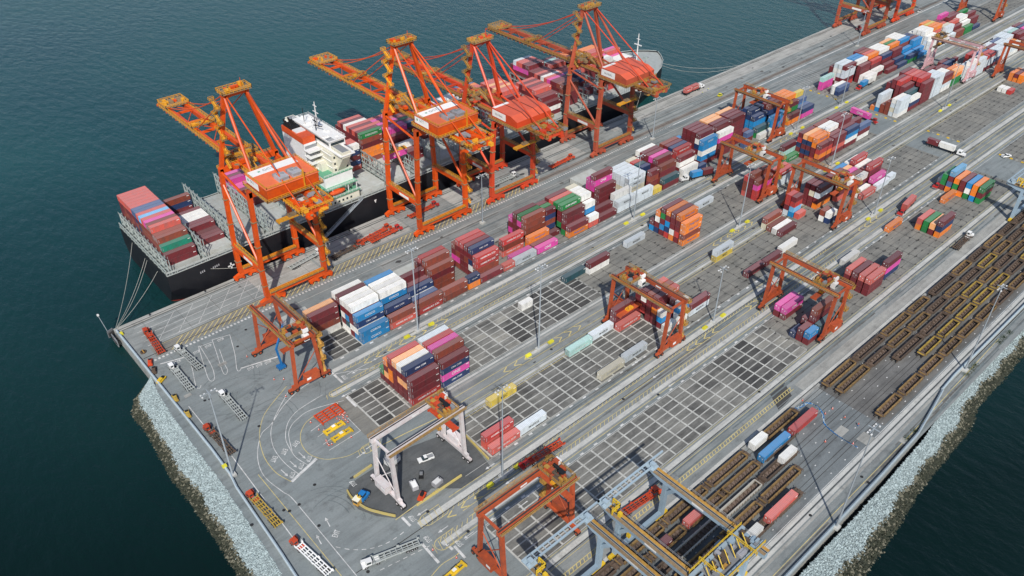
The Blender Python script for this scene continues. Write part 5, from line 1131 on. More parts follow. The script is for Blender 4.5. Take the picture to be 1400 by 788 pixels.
def rmg(x0, x1, label, yn=52.0, yf=93.2, trol=57.5):
    """rail-mounted gantry over the tracks; girders run along y and overhang the truck lane"""
    root = empty('rail_gantry_crane', (0, 0, 0)); tag(root, label, 'gantry crane', 'blue grey gantry cranes over the railway'); h = 17.6; B_ = 'bluegrey'
    for x in (x0, x1):
        sg = 1 if x == x1 else -1
        b = MB(); b.box(x - .7, yn, h - 2.2, x + .7, yf - 5, h, B_)
        b.poly([(x - .7, yf - 5, h - 2.2), (x - .7, yf, h - .8), (x - .7, yf, h), (x - .7, yf - 5, h)], B_); b.poly([(x + .7, yf - 5, h), (x + .7, yf, h), (x + .7, yf, h - .8), (x + .7, yf - 5, h - 2.2)], B_)
        b.poly([(x - .7, yf, h), (x - .7, yf, h - .8), (x + .7, yf, h - .8), (x + .7, yf, h)], B_); b.poly([(x - .7, yf - 5, h), (x - .7, yf, h), (x + .7, yf, h), (x + .7, yf - 5, h)], B_); b.poly([(x - .7, yf - 5, h - 2.2), (x + .7, yf - 5, h - 2.2), (x + .7, yf, h - .8), (x - .7, yf, h - .8)], B_)
        g_ = b.build('girder', root)
        b = MB(); b.box(x - .15, yn, h + .01, x + .15, yf, h + .16, 'rail_steel'); b.box(x + .35, yn, h + .012, x + 1.25, yf, h + .1, 'saffron_dull'); b.box(x - 1.3, yn, h + .012, x - .3, yf, h + .08, 'dirty_deck')
        b.rail([(x + 1.5, yn, h + .1), (x + 1.5, yf, h + .1)], 'grey', 1.0, .08, 2.0); b.box(x - .73, 72, h - 1.6, x - .7, 76, h - .6, 'white'); b.build('walkway', g_)
        for y in (85.6, 57.0):
            b = MB(); b.bar((x, y, 1.6), (x, y, h - 2.2), 1.3, 1.5, B_, up=(1, 0, 0)); b.bar((x, y - 3.2 if y > 70 else y + 3.2, h - 2.4), (x, y, h - 6.5), 1.2, .9, B_, up=(1, 0, 0)); b.build('leg', root)
            b = MB()
            for k in (-1.6, -.55, .55, 1.6): b.tube((x + k * 1.1, y - .3, .5), (x + k * 1.1, y + .3, .5), .45, 'black', 10)
            b.box(x - 2.6, y - .5, .7, x + 2.6, y + .5, 1.7, 'yellow'); b.build('wheel_truck', root)
    for y, z in ((85.6, 2.6), (57.0, 2.6)):
        b = MB(); b.box(x0, y - .6, z - .8, x1, y + .6, z + .5, B_); b.build('sill_beam', root)
    b = MB()
    for dy in (0, 1.9): b.box(x0 - 1.5, yf - 2.6 + dy, h + .5, x1 + 6.5 * (1 if dy > 1 else .2), yf - 2.1 + dy, h + 1.0, 'paleblue')
    n = int((x1 - x0) / 1.9)
    for k in range(n + 1): b.box(x0 + 1.9 * k, yf - 2.4, h + .55, x0 + 1.9 * k + .25, yf - .2, h + .75, 'paleblue')
    for x in (x0, x1): b.box(x - 1.4, yf - 3.4, h + .2, x + 1.4, yf - .2, h + .5, 'paleblue'); b.box(x - .6, yf - 3, h + 1.0, x + .6, yf - 1.4, h + 1.9, 'paleblue')
    b.build('end_tie', root)
    b = MB(); x = x0
    b.rail([(x - 1.5, yf - 6, h + .5), (x + 1.6, yf - 6, h + .5), (x + 1.6, yf - 3.5, h + .5)], 'yellow', 2.2, .3, 1.2); b.box(x - .4, yf - 8, h - 5, x + .6, yf - 7, h + 1.6, 'yellow'); b.box(x + .8, yf - 11, h - 7, x + 1.6, yf - 10, h - .4, 'yellow'); b.build('ladder_cage', root)
    t = empty('trolley'); t.parent = root; b = MB(); y = trol
    b.box(x0 - 1.4, y - 3.6, h + .5, x1 + 1.4, y - 2.6, h + 1.6, 'paleblue'); b.box(x0 - 1.4, y + 2.6, h + .5, x1 + 1.4, y + 3.6, h + 1.6, 'paleblue')
    b.box(x0 + 2, y - 2.6, h + .9, x1 - 2, y + 2.6, h + 1.05, 'grey')
    rr = random.Random(3)
    for k in range(30): b.cbox((rr.uniform(x0, x1), y + rr.uniform(-2.6, 2.6), h + rr.uniform(1.2, 2.4)), (rr.uniform(.6, 2.6), rr.uniform(.4, 1.8), rr.uniform(.3, 1.4)), rr.choice(('saffron_dull', 'grey', 'bluegrey', 'paleblue', 'brownrust', 'acgrey')))
    for yy in (y - 3.8, y + 3.8): b.rail([(x0 - 1, yy, h + 1.6), (x1 + 1, yy, h + 1.6)], 'yellow', 1.4, .14, 2.0)
    for xx in (x0 + 4, x1 - 4): b.rail([(xx, y - 4.6, h + 1.6), (xx, y + 4.6, h + 1.6)], 'yellow', 1.5, .2, 1.6)
    for k in range(7): b.tube((x0 + 2.6 * k + 1, y - 1.5, h + 2), (x0 + 2.6 * k + 2.4, y + 1.5, h + 3.6), .16, 'yellow', 5)
    b.build('hoist_frame', t)
    b = MB(); b.box(x1 - 7, y + 3.6, h - 4.4, x1 - 4.6, y + 6, h - 1.6, 'paleblue'); b.box(x1 - 6.9, y + 6, h - 4, x1 - 4.7, y + 6.1, h - 2.4, 'glass'); b.build('cab', t)
    b = MB(); xc = (x0 + x1) / 2; b.box(xc - 6, y - 1, 9.0, xc + 6, y + 1, 9.6, 'yellow'); b.box(xc - 6.2, y - 1.2, 8.7, xc - 5.8, y + 1.2, 9.5, 'yellow'); b.box(xc + 5.8, y - 1.2, 8.7, xc + 6.2, y + 1.2, 9.5, 'yellow'); b.box(xc - 2, y - .8, 9.6, xc + 2, y + .8, 10.6, 'grey'); b.build('spreader', t)
    b = MB()
    for xx in (-1.6, 1.6):
        for yy in (-.7, .7): b.tube((xc + xx, y + yy, 10.5), (xc + xx * 1.5, y + yy, h + 1), .05, 'black', 4)
    b.build('hoist_rope', t)
    return root
rmg(118.4, 138.6, 'blue grey rail gantry crane over loaded wagons, right one of the front pair')
rmg(90.0, 111.2, 'blue grey rail gantry crane cut by the bottom edge, left one of the front pair', trol=54.5)
rmg(391.5, 411.5, 'distant blue grey rail gantry crane at the right edge beside the stacked wagons')
# ------------------------------------------------------------------ light masts
def mast(h, heads=True):
    r = empty('light_mast'); b = MB(); b.tube((0, 0, 0), (0, 0, h), .34, 'galv', 8, .14); b.build('pole', r)
    b = MB(); b.cbox((0, 0, .45), (2.0, 2.0, .9), 'concrete'); b.build('base', r)
    b = MB(); b.bar((-2.2, 0, h), (2.2, 0, h), .15, .15, 'galv'); b.bar((0, -1.6, h + .05), (0, 1.6, h + .05), .2, .2, 'galv')
    b.build('crossarm', r)
    for x, y in ((-2.2, .5), (-1.1, .5), (1.1, .5), (2.2, .5), (-2.2, -.6), (2.2, -.6)): b = MB(); b.cbox((x, y, h - .25), (.45, .4, .3), 'white'); b.build('lamp', r)
    return r
def blocks(r, d=(6.4, -5.2), m='hiyellow'):
    for x in d: b = MB(); b.box(x - 1.15, -.6, 0, x + 1.15, .6, .8, m); b.box(x - .9, -.4, .8, x + .9, .4, .9, m); b.build('guard_block', r)
    b = MB(); b.box(-3.6, -.55, 0, 4.6, .55, .35, 'concrete'); b.build('plinth', r)
ML = [(136.6, 203.6, 38, 1, 'tall light mast between blue stack and chevron lane, right of the four white topped containers'),
      (163.9, 165.2, 38, 1, 'tall light mast between two yellow guard blocks beside the dark empty slots'),
      (225.9, 131.6, 26, 1, 'light mast with two yellow guard blocks right of the orange crane over the container wall'),
      (113.5, 128.6, 38, 1, 'tall light mast right of the maintenance island beside coral containers'),
      (50.7, 185.4, 36, 0, 'tall light mast behind the left edge barrier above the stone slope'),
      (174.6, 48.4, 42, 0, 'very tall light mast on the lower right barrier beside the stone slope'),
      (272.0, 53.6, 38, 0, 'tall light mast at the bend of the right shore barrier'),
      (205.5, 246.5, 25, 0, 'light mast on the quay road left of the third quay crane'),
      (260.0, 202.4, 33, 1, 'light mast in front of the grey container stack in the quayside block'),
      (291.5, 166.2, 32, 1, 'light mast left of the red and magenta stack under a gantry crane'),
      (347.5, 130.2, 30, 1, 'light mast right of the maroon stack, beside the chevrons and rail-side road'),
      (374.5, 168.5, 30, 1, 'light mast right of the orange topped stack near the truck with pink container'),
      (398.0, 204.0, 26, 1, 'light mast at the right end of the near quayside block'),
      (490.0, 163.0, 27, 1, 'light mast in front of far white stacks'), (448.0, 205.5, 24, 1, 'light mast behind the far block of very tall red stacks'),
      (535.0, 128.6, 34, 1, 'light mast at the right edge beside the dark empty yard'),
      (330.5, 250.5, 24, 0, 'light mast on the quay road between the bow crane and the maroon stacks'), (545.0, 249.5, 24, 0, 'light mast beside the far pair of quay cranes')]
for x, y, h, g_, lb in ML:
    o = mast(h); o.location = (x, y, 0)
    if g_: blocks(o)
    tag(o, lb, 'light mast', 'light masts of the terminal')
# ------------------------------------------------------------------ vehicles
def wheels(b, xs, w, r=.5, y0=0, tw=.45):
    for x in xs:
        for s in (-1, 1): b.tube((x, s * (w / 2 - tw), r), (x, s * w / 2, r), r, 'rubber', 12); b.tube((x, s * w / 2, r), (x, s * (w / 2 + .02), r), r * .45, 'acgrey', 8)
def wheel_pair(x, w, parent, r=.5, tw=.45):
    for s in (-1, 1): b = MB(); b.tube((x, s * (w / 2 - tw), r), (x, s * w / 2, r), r, 'rubber', 12); b.tube((x, s * w / 2, r), (x, s * (w / 2 + .02), r), r * .45, 'acgrey', 8); b.build('wheel', parent)
def tractor(m, cabm=None):
    """yard tractor facing +x, offset one-man cab at the front left"""
    r = empty('yard_tractor'); b = MB(); b.box(-2.6, -.5, .65, 2.4, .5, 1.0, 'grey'); b.box(1.3, -1.2, .55, 2.7, 1.2, 1.25, m); b.box(2.7, -1.25, .5, 2.9, 1.25, .95, 'grey'); b.box(-2.5, -1.2, 1.0, -1.2, 1.2, 1.12, m); b.build('chassis', r)
    b = MB(); c = cabm or m; b.box(-.1, -.2, 1.1, 1.6, 1.2, 2.75, c); b.box(-.2, -.3, 2.75, 1.7, 1.3, 2.9, c); b.box(1.3, -1.15, 1.25, 2.6, -.3, 1.8, m); cb = b.build('cab', r)
    b = MB(); b.box(1.6, -.1, 1.75, 1.64, 1.1, 2.6, 'glass'); b.box(.1, 1.2, 1.8, 1.4, 1.24, 2.6, 'glass'); b.box(.1, -.24, 1.8, 1.4, -.2, 2.6, 'glass'); b.box(-.14, 0, 1.8, -.1, 1.0, 2.5, 'glass'); b.build('window', cb)
    for xs in (1.7, -1.8): wheel_pair(xs, 2.5, r)
    return r
def skeletal(m, n=13.2, axles=3, posts=True):
    """container chassis, origin under the fifth wheel, body behind it (-x)"""
    r = empty('container_trailer'); b = MB()
    for y in (-1.1, 1.1): b.box(-n, y - .14, 1.2, 1.0, y + .14, 1.55, m)
    for k in range(9): x = -n + .2 + (n + .4) * k / 8; b.box(x - .12, -1.0, 1.22, x + .12, 1.0, 1.48, m)
    for y in (-.35, .35): b.box(-n, y - .1, .95, .8, y + .1, 1.2, m)
    if posts:
        for x in (-n, -n / 2 - .4, .9):
            for y in (-1.27, 1.27): b.box(x - .35, y - .1, 1.2, x + .35, y + .1, 1.95, m)
    b.build('frame', r)
    for k in range(axles): wheel_pair(-n + 1.4 + 1.3 * k, 2.5, r)
    b = MB(); b.box(-2.6, -.8, .1, -2.4, .8, 1.1, m) if axles > 1 else b.box(-2.6, -.8, .3, -2.4, .8, 1.1, m); b.build('landing_gear', r)
    return r
def roadtruck(m):
    """highway tractor facing +x with bonnet"""
    r = empty('road_tractor'); b = MB(); b.box(-3.6, -.5, .7, 3.4, .5, 1.05, 'grey'); b.build('chassis', r)
    b = MB(); b.box(-.9, -1.15, 1.05, 1.4, 1.15, 3.0, m); b.box(1.4, -.95, 1.0, 3.3, .95, 1.95, m); b.box(-.8, -1.1, 3.0, .9, 1.1, 3.2, m); b.box(3.3, -1.1, .6, 3.5, 1.1, 1.1, 'acgrey'); cb = b.build('cab', r)
    b = MB(); b.box(1.4, -1.0, 2.0, 1.43, 1.0, 2.8, 'glass'); b.box(.1, -1.18, 2.0, 1.2, -1.15, 2.8, 'glass'); b.box(.1, 1.15, 2.0, 1.2, 1.18, 2.8, 'glass'); b.build('window', cb)
    for xs in (2.4, -1.9, -3.1): wheel_pair(xs, 2.45, r)
    return r
def rig(x, y, az, tm, trm, lab, kind='yard', boxes=(), n=13.2, lab2=None):
    """x,y: rear end of the trailer on the ground; az: heading"""
    a = R(az); f = lambda d: (x + math.cos(a) * d, y + math.sin(a) * d)
    if trm: place('sk' + trm + str(n), lambda: skeletal(trm, n), f(n), a, lab2 or (trm_name(trm) + ' trailer behind ' + lab.replace('yard tractor', 'tractor')), 'container trailers', 'trailer')
    if tm:
        if kind == 'yard': place('yt' + str(tm), lambda: tractor(*tm) if isinstance(tm, tuple) else tractor(tm), f(n + 1.5), a, lab, 'yard tractors', 'tractor')
        else: place('rt' + tm, lambda: roadtruck(tm), f(n + 2.4), a, lab, 'highway trucks', 'truck')
    for off, l, c, lb in boxes:
        p_ = f(off); sx, sy = math.sin(a) * 1.22, -math.cos(a) * 1.22
        o = container(p_[0] + sx, p_[1] + sy, 1.62, l, 2.75, c, a); tag(o, lb, 'container', 'containers carried on trailers'); lettering(o, l, 2.75, c)
def trm_name(t): return {'orangered': 'orange red', 'shipgrey': 'grey', 'white': 'white', 'brownrust': 'rust brown', 'black': 'black', 'wagonyellow2': 'ochre', 'red': 'red'}.get(t, t)
def azi(p, q): return math.degrees(math.atan2(q[1] - p[1], q[0] - p[0]))
def R2(p, q, *a, **k): rig(p[0], p[1], azi(p, q), *a, **k)
R2((154.3, 269.0), (171.0, 271.0), 'orangered', 'orangered', 'orange yard tractor, rear one of quay pair near the gangway')
R2((157.4, 266.2), (174.4, 267.2), 'red', 'orangered', 'red yard tractor, front one of quay pair near the gangway')
R2((137.3, 266.6), (153.6, 268.0), 'orangered', 'brownrust', 'orange yard tractor just right of first quay crane stairs')
R2((182.6, 271.6), (199.2, 272.7), 'red', 'orangered', 'red yard tractor under the second quay crane')
R2((265.1, 262.7), (283.1, 263.7), 'orangered', 'orangered', 'orange yard tractor between third and fourth quay crane')
R2((120.6, 272.0), (133.4, 273.7), ('black', 'white'), 'shipgrey', 'white yard tractor inside the first quay crane legs')
R2((230.1, 268.6), (245.4, 268.8), ('grey', 'white'), 'shipgrey', 'white yard tractor under the third quay crane')
R2((561.0, 265.2), (587.8, 266.0), 'red', None, 'small red yard tractor under the far quay cranes')
R2((389.7, 275.9), (407.8, 276.1), 'white', 'black', 'white truck on far quay edge carrying red containers', kind='road', boxes=((.3, 6.06, 'k', 'short coral container at rear of quay edge truck'), (6.8, 6.06, 'k', 'short coral container behind the cab of quay edge truck')))
R2((57.5, 229.8), (57.8, 250.1), ('shipgrey', 'white'), 'shipgrey', 'white yard tractor nearest the left edge barrier')
R2((64.8, 238.0), (63.4, 257.7), ('shipgrey', 'white'), 'shipgrey', 'white yard tractor whose chassis crosses the chequered line')
R2((64.7, 204.5), (64.9, 224.2), ('shipgrey', 'white'), 'shipgrey', 'white yard tractor alone in the open corner')
R2((57.9, 255.4), (59.0, 273.6), 'orangered', 'orangered', 'orange red yard tractor near the quay corner')
R2((79.0, 125.8), (62.5, 130.5), ('white', 'white'), 'shipgrey', 'white yard tractor at bottom driving past the rounded island')
R2((54.1, 134.2), (52.6, 148.4), 'orangered', 'white', 'orange red yard tractor at the bottom left edge')
R2((51.7, 158.1), (50.9, 179.7), 'orangered', 'wagonyellow2', 'orange red yard tractor just below the left barrier light mast')
R2((54.4, 192.9), (53.5, 214.5), 'orangered', 'brownrust', 'orange red yard tractor just above the left barrier light mast')
R2((322.5, 204.8), (301.2, 211.7), 'white', 'black', 'white road truck beside quayside block carrying blue container', kind='road', boxes=((.3, 6.06, 'm', 'short maroon container at rear of the white cabbed road truck'), (6.8, 6.06, 'B', 'short blue container behind the white cab in the truck lane')))
R2((437.0, 148.3), (437.8, 131.9), 'white', 'black', 'white road truck crossing the junction with white container', kind='road', boxes=((.1, 6.06, 'm', 'short maroon container at the rear of the truck crossing the junction'), (6.5, 8.0, 'w', 'white container behind the cab of the truck crossing the junction')), n=14.8)
R2((372.7, 124.0), (354.9, 121.9), 'red', 'black', 'red yard tractor hauling coral container beside loose orange one', boxes=((.3, 12.19, 'k', 'long coral container on the trailer in the lane left of loose orange container'),))
R2((410.2, 123.5), (393.1, 122.9), 'red', 'black', 'red yard tractor hauling white container beside green orange stack', boxes=((.3, 12.19, 'w', 'long white container on the trailer beside the green and orange stack'),))
R2((441.7, 196.0), (440.4, 181.7), 'red', 'black', 'red yard tractor crossing junction with magenta container', boxes=((.3, 12.19, 'p', 'long magenta container on the trailer crossing the junction'),))
R2((492.5, 211.0), (475.8, 210.6), 'red', 'black', 'red yard tractor beside far blue container row', boxes=((.3, 6.06, 'w', 'short white container on the far trailer beside blue row'), (6.8, 6.06, 'B', 'short blue container on the far trailer with red tractor')))
R2((346.9, 91.5), (365.0, 92.1), ('white', 'white'), 'brownrust', 'white yard tractor on road beside the top wagons')
R2((137.1, 125.9), (113.6, 127.6), 'red', 'orangered', 'red yard tractor beside the bottom crosswise orange crane')
R2((128.7, 93.6), (142.3, 92.3), 'orangered', 'orangered', 'orange yard tractor under the blue grey rail crane')
def pickup(m='white'):
    r = empty('pickup_truck'); b = MB()
    b.box(-2.7, -.95, .5, 2.6, .95, 1.05, m); b.box(-2.7, -.95, 1.05, -2.62, .95, 1.35, m); b.box(-2.7, -.95, 1.05, -.6, -.85, 1.35, m); b.box(-2.7, .85, 1.05, -.6, .95, 1.35, m)
    b.box(-2.6, -.85, 1.06, -.6, .85, 1.09, 'grey'); n0 = len(b.v); mi = b.mi(m)
    b.v += [(-.6, -.93, 1.05), (1.3, -.93, 1.05), (1.3, .93, 1.05), (-.6, .93, 1.05), (-.45, -.75, 1.75), (.6, -.75, 1.75), (.6, .75, 1.75), (-.45, .75, 1.75)]
    for f in ((4, 5, 6, 7), (0, 1, 5, 4), (1, 2, 6, 5), (2, 3, 7, 6), (3, 0, 4, 7)): b.f.append(tuple(n0 + q for q in f)); b.m.append(mi if f == (4, 5, 6, 7) else b.mi('glass'))
    b.box(1.3, -.9, 1.05, 2.55, .9, 1.12, m); bd = b.build('body', r)
    for xs in (1.75, -1.7): wheel_pair(xs, 1.95, r, .38, .28)
    b = MB(); b.box(2.6, -.9, .7, 2.63, -.55, .9, 'acgrey'); b.build('headlight', r); b = MB(); b.box(2.6, .55, .7, 2.63, .9, .9, 'acgrey'); b.build('headlight', r)
    return r
PK = 'white pickup trucks'
place('pk', pickup, (99.8, 150.3), R(165), 'white pickup truck parked under the white gantry crane', PK, 'pickup truck')
place('pk', pickup, (454.9, 113.5), R(-25), 'white pickup truck on the junction at the right edge', PK, 'pickup truck')
place('pk', pickup, (646.7, 255.4), R(10), 'white pickup truck beside the far quay cranes at the top', PK, 'pickup truck')
# spreaders parked on the ground
def spreader(m):
    r = empty('parked_spreader'); b = MB()
    for y in (-.7, .7): b.box(-3.2, y - .25, .5, 3.2, y + .25, 1.0, m)
    for x in (-3.2, -1.2, 1.2, 3.2): b.box(x - .2, -.7, .45, x + .2, .7, 1.05, m)
    b.box(-1.1, -.6, 1.0, 1.1, .6, 1.7, m); b.box(-.8, -.5, 1.7, .4, .4, 1.85, 'white' if m == 'yellow' else m); b.build('frame', r)
    for x in (-3.5, 3.5): b = MB(); b.box(x - .25, -1.22, .25, x + .25, 1.22, .9, m); b.build('end_beam', r)
    return r
def frame_(m):
    r = empty('lifting_frame'); b = MB()
    for y in (-2.4, -1.2, 0, 1.2, 2.4): b.box(-4.2, y - .16, .7, 4.2, y + .16, 1.1, m)
    for x in (-4.2, -1.4, 1.4, 4.2): b.box(x - .2, -2.6, .66, x + .2, 2.6, 1.14, m)
    b.build('frame', r); b = MB()
    for x in (-4, 4):
        for y in (-2.4, 2.4): b.box(x - .2, y - .2, 0, x + .2, y + .2, .7, m)
    b.build('leg', r); return r
place('fr', lambda: frame_('orangered'), (87.3, 188.0), R(2), 'rusty red lifting frame beside two yellow spreaders', None, 'frame')
SPG = 'yellow spreaders parked on the ground'
place('sp', lambda: spreader('yellow'), (85.2, 181.3), R(2), 'yellow spreader next to the rusty red frame, nearer of two to it', SPG, 'spreader')
place('sp', lambda: spreader('yellow'), (85.5, 177.0), R(2), 'yellow spreader farther from the rusty red frame beside the white line', SPG, 'spreader')
place('sp', lambda: spreader('yellow'), (80.8, 111.8), R(5), 'yellow spreader at the bottom edge left of the crosswise orange crane', SPG, 'spreader')
# tents of cones
def cone():
    r = empty('traffic_cone'); b = MB(); b.box(-.28, -.28, 0, .28, .28, .06, 'orangered'); b.tube((0, 0, .06), (0, 0, .95), .26, 'orangered', 8, .05); b.build('body', r); b = MB(); b.tube((0, 0, .38), (0, 0, .62), .19, 'white', 8, .13); b.build('band', r); return r
CN = [((80.9, 189.2), 'left of the rusty red lifting frame'), ((81.2, 184.5), 'left of the first yellow spreader, outer one'), ((82.3, 183.0), 'left of the first yellow spreader, inner one'), ((80.4, 178.6), 'uppermost of the arc left of the second spreader'), ((80.0, 177.2), 'second of the arc left of the second spreader'), ((80.0, 176.3), 'third of the arc left of the second spreader'), ((80.9, 176.0), 'lowest of the arc left of the second spreader'), ((87.4, 174.5), 'right of the second yellow spreader'), ((92.4, 190.5), 'at the upper corner of the spreader park'),
      ((80.8, 233.9), 'left of the far wheels of the empty orange crane'), ((82.2, 216.3), 'left of the blue boom lift base'), ((84.8, 214.1), 'right of the blue boom lift base'), ((81.0, 205.9), 'left of the near wheels of the empty orange crane'), ((80.8, 121.9), 'inside the bottom hatched lane nose'), ((84.2, 115.3), 'above the bottom edge yellow spreader'),
      ((214.2, 84.5), 'highest on the closed rail tracks'), ((218.4, 75.4), 'upper middle on the closed rail tracks'), ((217.8, 70.4), 'right of middle on the closed rail tracks'), ((202.9, 68.9), 'below the red container wagon'), ((208.9, 62.3), 'lowest on the closed rail tracks'), ((214.4, 75.8), 'at the end of the blue hose near red container')]
for (x, y), lb in CN:
    o = place('cone', cone, (x, y), 0, 'orange and white traffic cone ' + lb, 'traffic cones', 'cone')
random.seed(11)
hp = [(91.6, 185.1), (89.7, 184.9), (90.3, 182.2)]
for k in range(14):
    c0 = hp[k % 3]; o = place('cone', cone, (c0[0] + random.uniform(-1.3, 1.3), c0[1] + random.uniform(-1.3, 1.3)), 0, 'one of the traffic cones piled beside the rusty red lifting frame', 'traffic cones piled by the lifting frame', 'cone')
# boom lift
r = empty('boom_lift', (*(87.1, 219.8), 0)); tag(r, 'blue boom lift reaching up to the empty orange gantry crane', 'boom lift'); b = MB(); b.box(-1.4, -1.2, .6, 1.4, 1.2, 1.5, 'blue'); wheels(b, (-1, 1), 2.3, .45); b.build('base', r)
b = MB(); b.bar((.4, 0, 1.5), (-.2, .6, 9), .7, .7, 'blue'); b.bar((-.2, .6, 9), (5.0, 2.2, 17), .6, .6, 'blue'); b.build('arm', r); b = MB(); b.box(4.4, 1.6, 16.5, 6, 3, 16.6, 'acgrey'); b.rail([(4.4, 1.6, 16.6), (6, 1.6, 16.6), (6, 3, 16.6), (4.4, 3, 16.6), (4.4, 1.6, 16.6)], 'acgrey', 1.0, .07, 1); b.build('basket', r)
# maintenance island things
def gen():
    r = empty('generator'); b = MB(); b.box(-1.6, -1.0, .4, 1.6, 1.0, 1.9, 'acgrey'); b.box(-1.4, -.8, 1.9, 1.0, .8, 2.1, 'white'); b.build('body', r); b = MB(); b.tube((1.0, 0, 2.1), (1.0, 0, 2.6), .12, 'black', 6); b.build('exhaust', r); b = MB(); wheels(b, (-.8, .8), 1.9, .35, tw=.25); b.build('wheel', r); return r
place('gen', gen, (96.4, 139.8), R(8), 'grey generator next to the long yellow barrier', None, 'generator')
place('gen', gen, (90.3, 143.7), R(75), 'small white wheeled unit alone in the middle of the maintenance island', None, 'generator')
def fork():
    r = empty('forklift'); b = MB(); b.box(-2.2, -1.2, .5, 1.2, 1.2, 1.7, 'blue'); b.box(-2.6, -1.1, .6, -2.2, 1.1, 1.5, 'black'); b.build('body', r); b = MB(); b.box(-.9, -.8, 1.7, .7, .8, 2.9, 'glass'); b.box(-1, -.9, 2.9, .8, .9, 3.05, 'blue'); b.build('cab', r)
    b = MB()
    for y in (-.5, .5): b.box(1.4, y - .1, .2, 1.6, y + .1, 3.8, 'yellow'); b.box(1.6, y - .1, .2, 3.0, y + .1, .32, 'black')
    b.box(1.35, -.6, 2.4, 1.65, .6, 2.7, 'yellow'); b.build('fork_mast', r); b = MB(); wheels(b, (-1.6, .7), 2.5, .5); b.build('wheel', r); return r
place('fk', fork, (75.9, 150.5), R(200), 'blue forklift beside a yellow cabin at the rounded end of the island', None, 'forklift')
b = MB(); b.box(-.9, -1.0, 0, .9, 1.0, 2.3, 'saffron_dull'); b.box(-1.0, -1.1, 2.3, 1.0, 1.1, 2.45, 'offwhite'); b.box(-.92, -.8, 1.0, -.9, .8, 2.0, 'glass'); o = b.build('work_cabin', loc=(*(73.8, 150.2), 0), rz=R(20)); tag(o, 'small yellow cabin beside the blue forklift', 'cabin')
b = MB(); b.box(-2.2, -1.5, .8, 2.2, 1.5, 3.0, 'white'); b.box(-2.3, -1.6, 3.0, 2.3, 1.6, 3.15, 'acgrey'); wheels(b, (-1.2, 1.2), 2.8, .4); o = b.build('service_van', loc=(*(91.0, 156.1), 0), rz=R(10)); tag(o, 'white service unit between the white gantry crane legs', 'van')
b = MB(); b.box(-1.2, -.7, .4, 1.2, .7, 1.3, 'black'); b.box(-.5, -.5, 1.3, .5, .5, 1.9, 'grey'); wheels(b, (-.8, .8), 1.6, .35, tw=.25); o = b.build('compressor', loc=(*(94.6, 145.7), 0), rz=R(50)); tag(o, 'small dark machine left of the generator on the maintenance island', 'compressor')
b = MB(); b.box(-1.6, -.9, .3, 1.6, .9, 1.2, 'orangered'); b.box(-.4, -.5, 1.2, .9, .5, 2.0, 'black'); wheels(b, (-1, 1), 2.0, .42, tw=.3); o = b.build('tow_tractor', loc=(*(89.7, 138.9), 0), rz=R(30)); tag(o, 'low red towing vehicle at left end of the long yellow barrier', 'vehicle')
# objects lined along the left edge barrier
def bits(name, x, y, m, lb, cat, rz=0):
    b = MB(); b.box(-1.9, -.8, .3, 1.9, .8, .8, m); b.box(-1.5, -.6, .8, .2, .6, 1.5, m); b.box(.7, -.5, .8, 1.5, .5, 1.2, 'black'); b.box(-1.7, -.9, 0, -1.3, .9, .3, 'black'); b.box(1.3, -.9, 0, 1.7, .9, .3, 'black'); o = b.build(name, loc=(x, y, 0), rz=rz); tag(o, lb, cat)
bits('machine_part', *(52.8, 253.9), 'orangered', 'orange machine part against the left barrier beside the chequered line end', 'machine part', 1.2)
bits('machine_part', *(52.1, 248.8), 'brownrust', 'rusty machine part on the left barrier just below the orange one', 'machine part', 1.2)
bits('machine_part', *(52.0, 242.2), 'yellow', 'yellow machine part at the barrier above the top of the stone slope', 'machine part', .6)
bits('machine_part', *(51.7, 230.1), 'wagonyellow2', 'ochre machine part along left barrier left of a white tractor chassis', 'machine part', 1.4)
bits('machine_part', *(51.6, 219.9), 'wagonyellow2', 'ochre machine part along left barrier above the parked red tractor', 'machine part', 1.4)
b = MB(); b.tube((0, 0, 0), (0, 0, .5), 1.1, 'brownrust', 12); b.tube((0, 0, .5), (0, 0, .55), .7, 'black', 10); b.box(-.2, -1, .5, .2, 1, .7, 'saffron_dull'); tag(b.build('cable_reel', loc=(*(53.3, 261.6), 0)), 'round rusty cable reel lying near the quay corner', 'reel')
b = MB(); b.box(-.7, -.7, 0, .7, .7, 1.0, 'hiyellow'); b.box(-.5, -.5, 1.0, .5, .5, 1.1, 'hiyellow'); tag(b.build('marker_block', loc=(*(51.1, 277.1), 0)), 'yellow block on the quay corner', 'block')
b = MB(); b.box(-.7, -.5, .9, .7, .5, 1.7, 'hiyellow'); tag(b.build('electric_box', loc=(*(50.2, 189.7), 0)), 'bright yellow box on the left barrier above the light mast', 'box')
r = empty('navigation_light', (48.6, 283.6, 0)); tag(r, 'slim navigation light pole leaning off the quay corner', 'light'); b = MB(); b.tube((0, 0, -4), (-1.5, 1.0, 7), .12, 'galv', 6); b.build('pole', r); b = MB(); b.cbox((-1.5, 1, 7.2), (.7, .7, .6), 'white'); b.build('lamp', r)
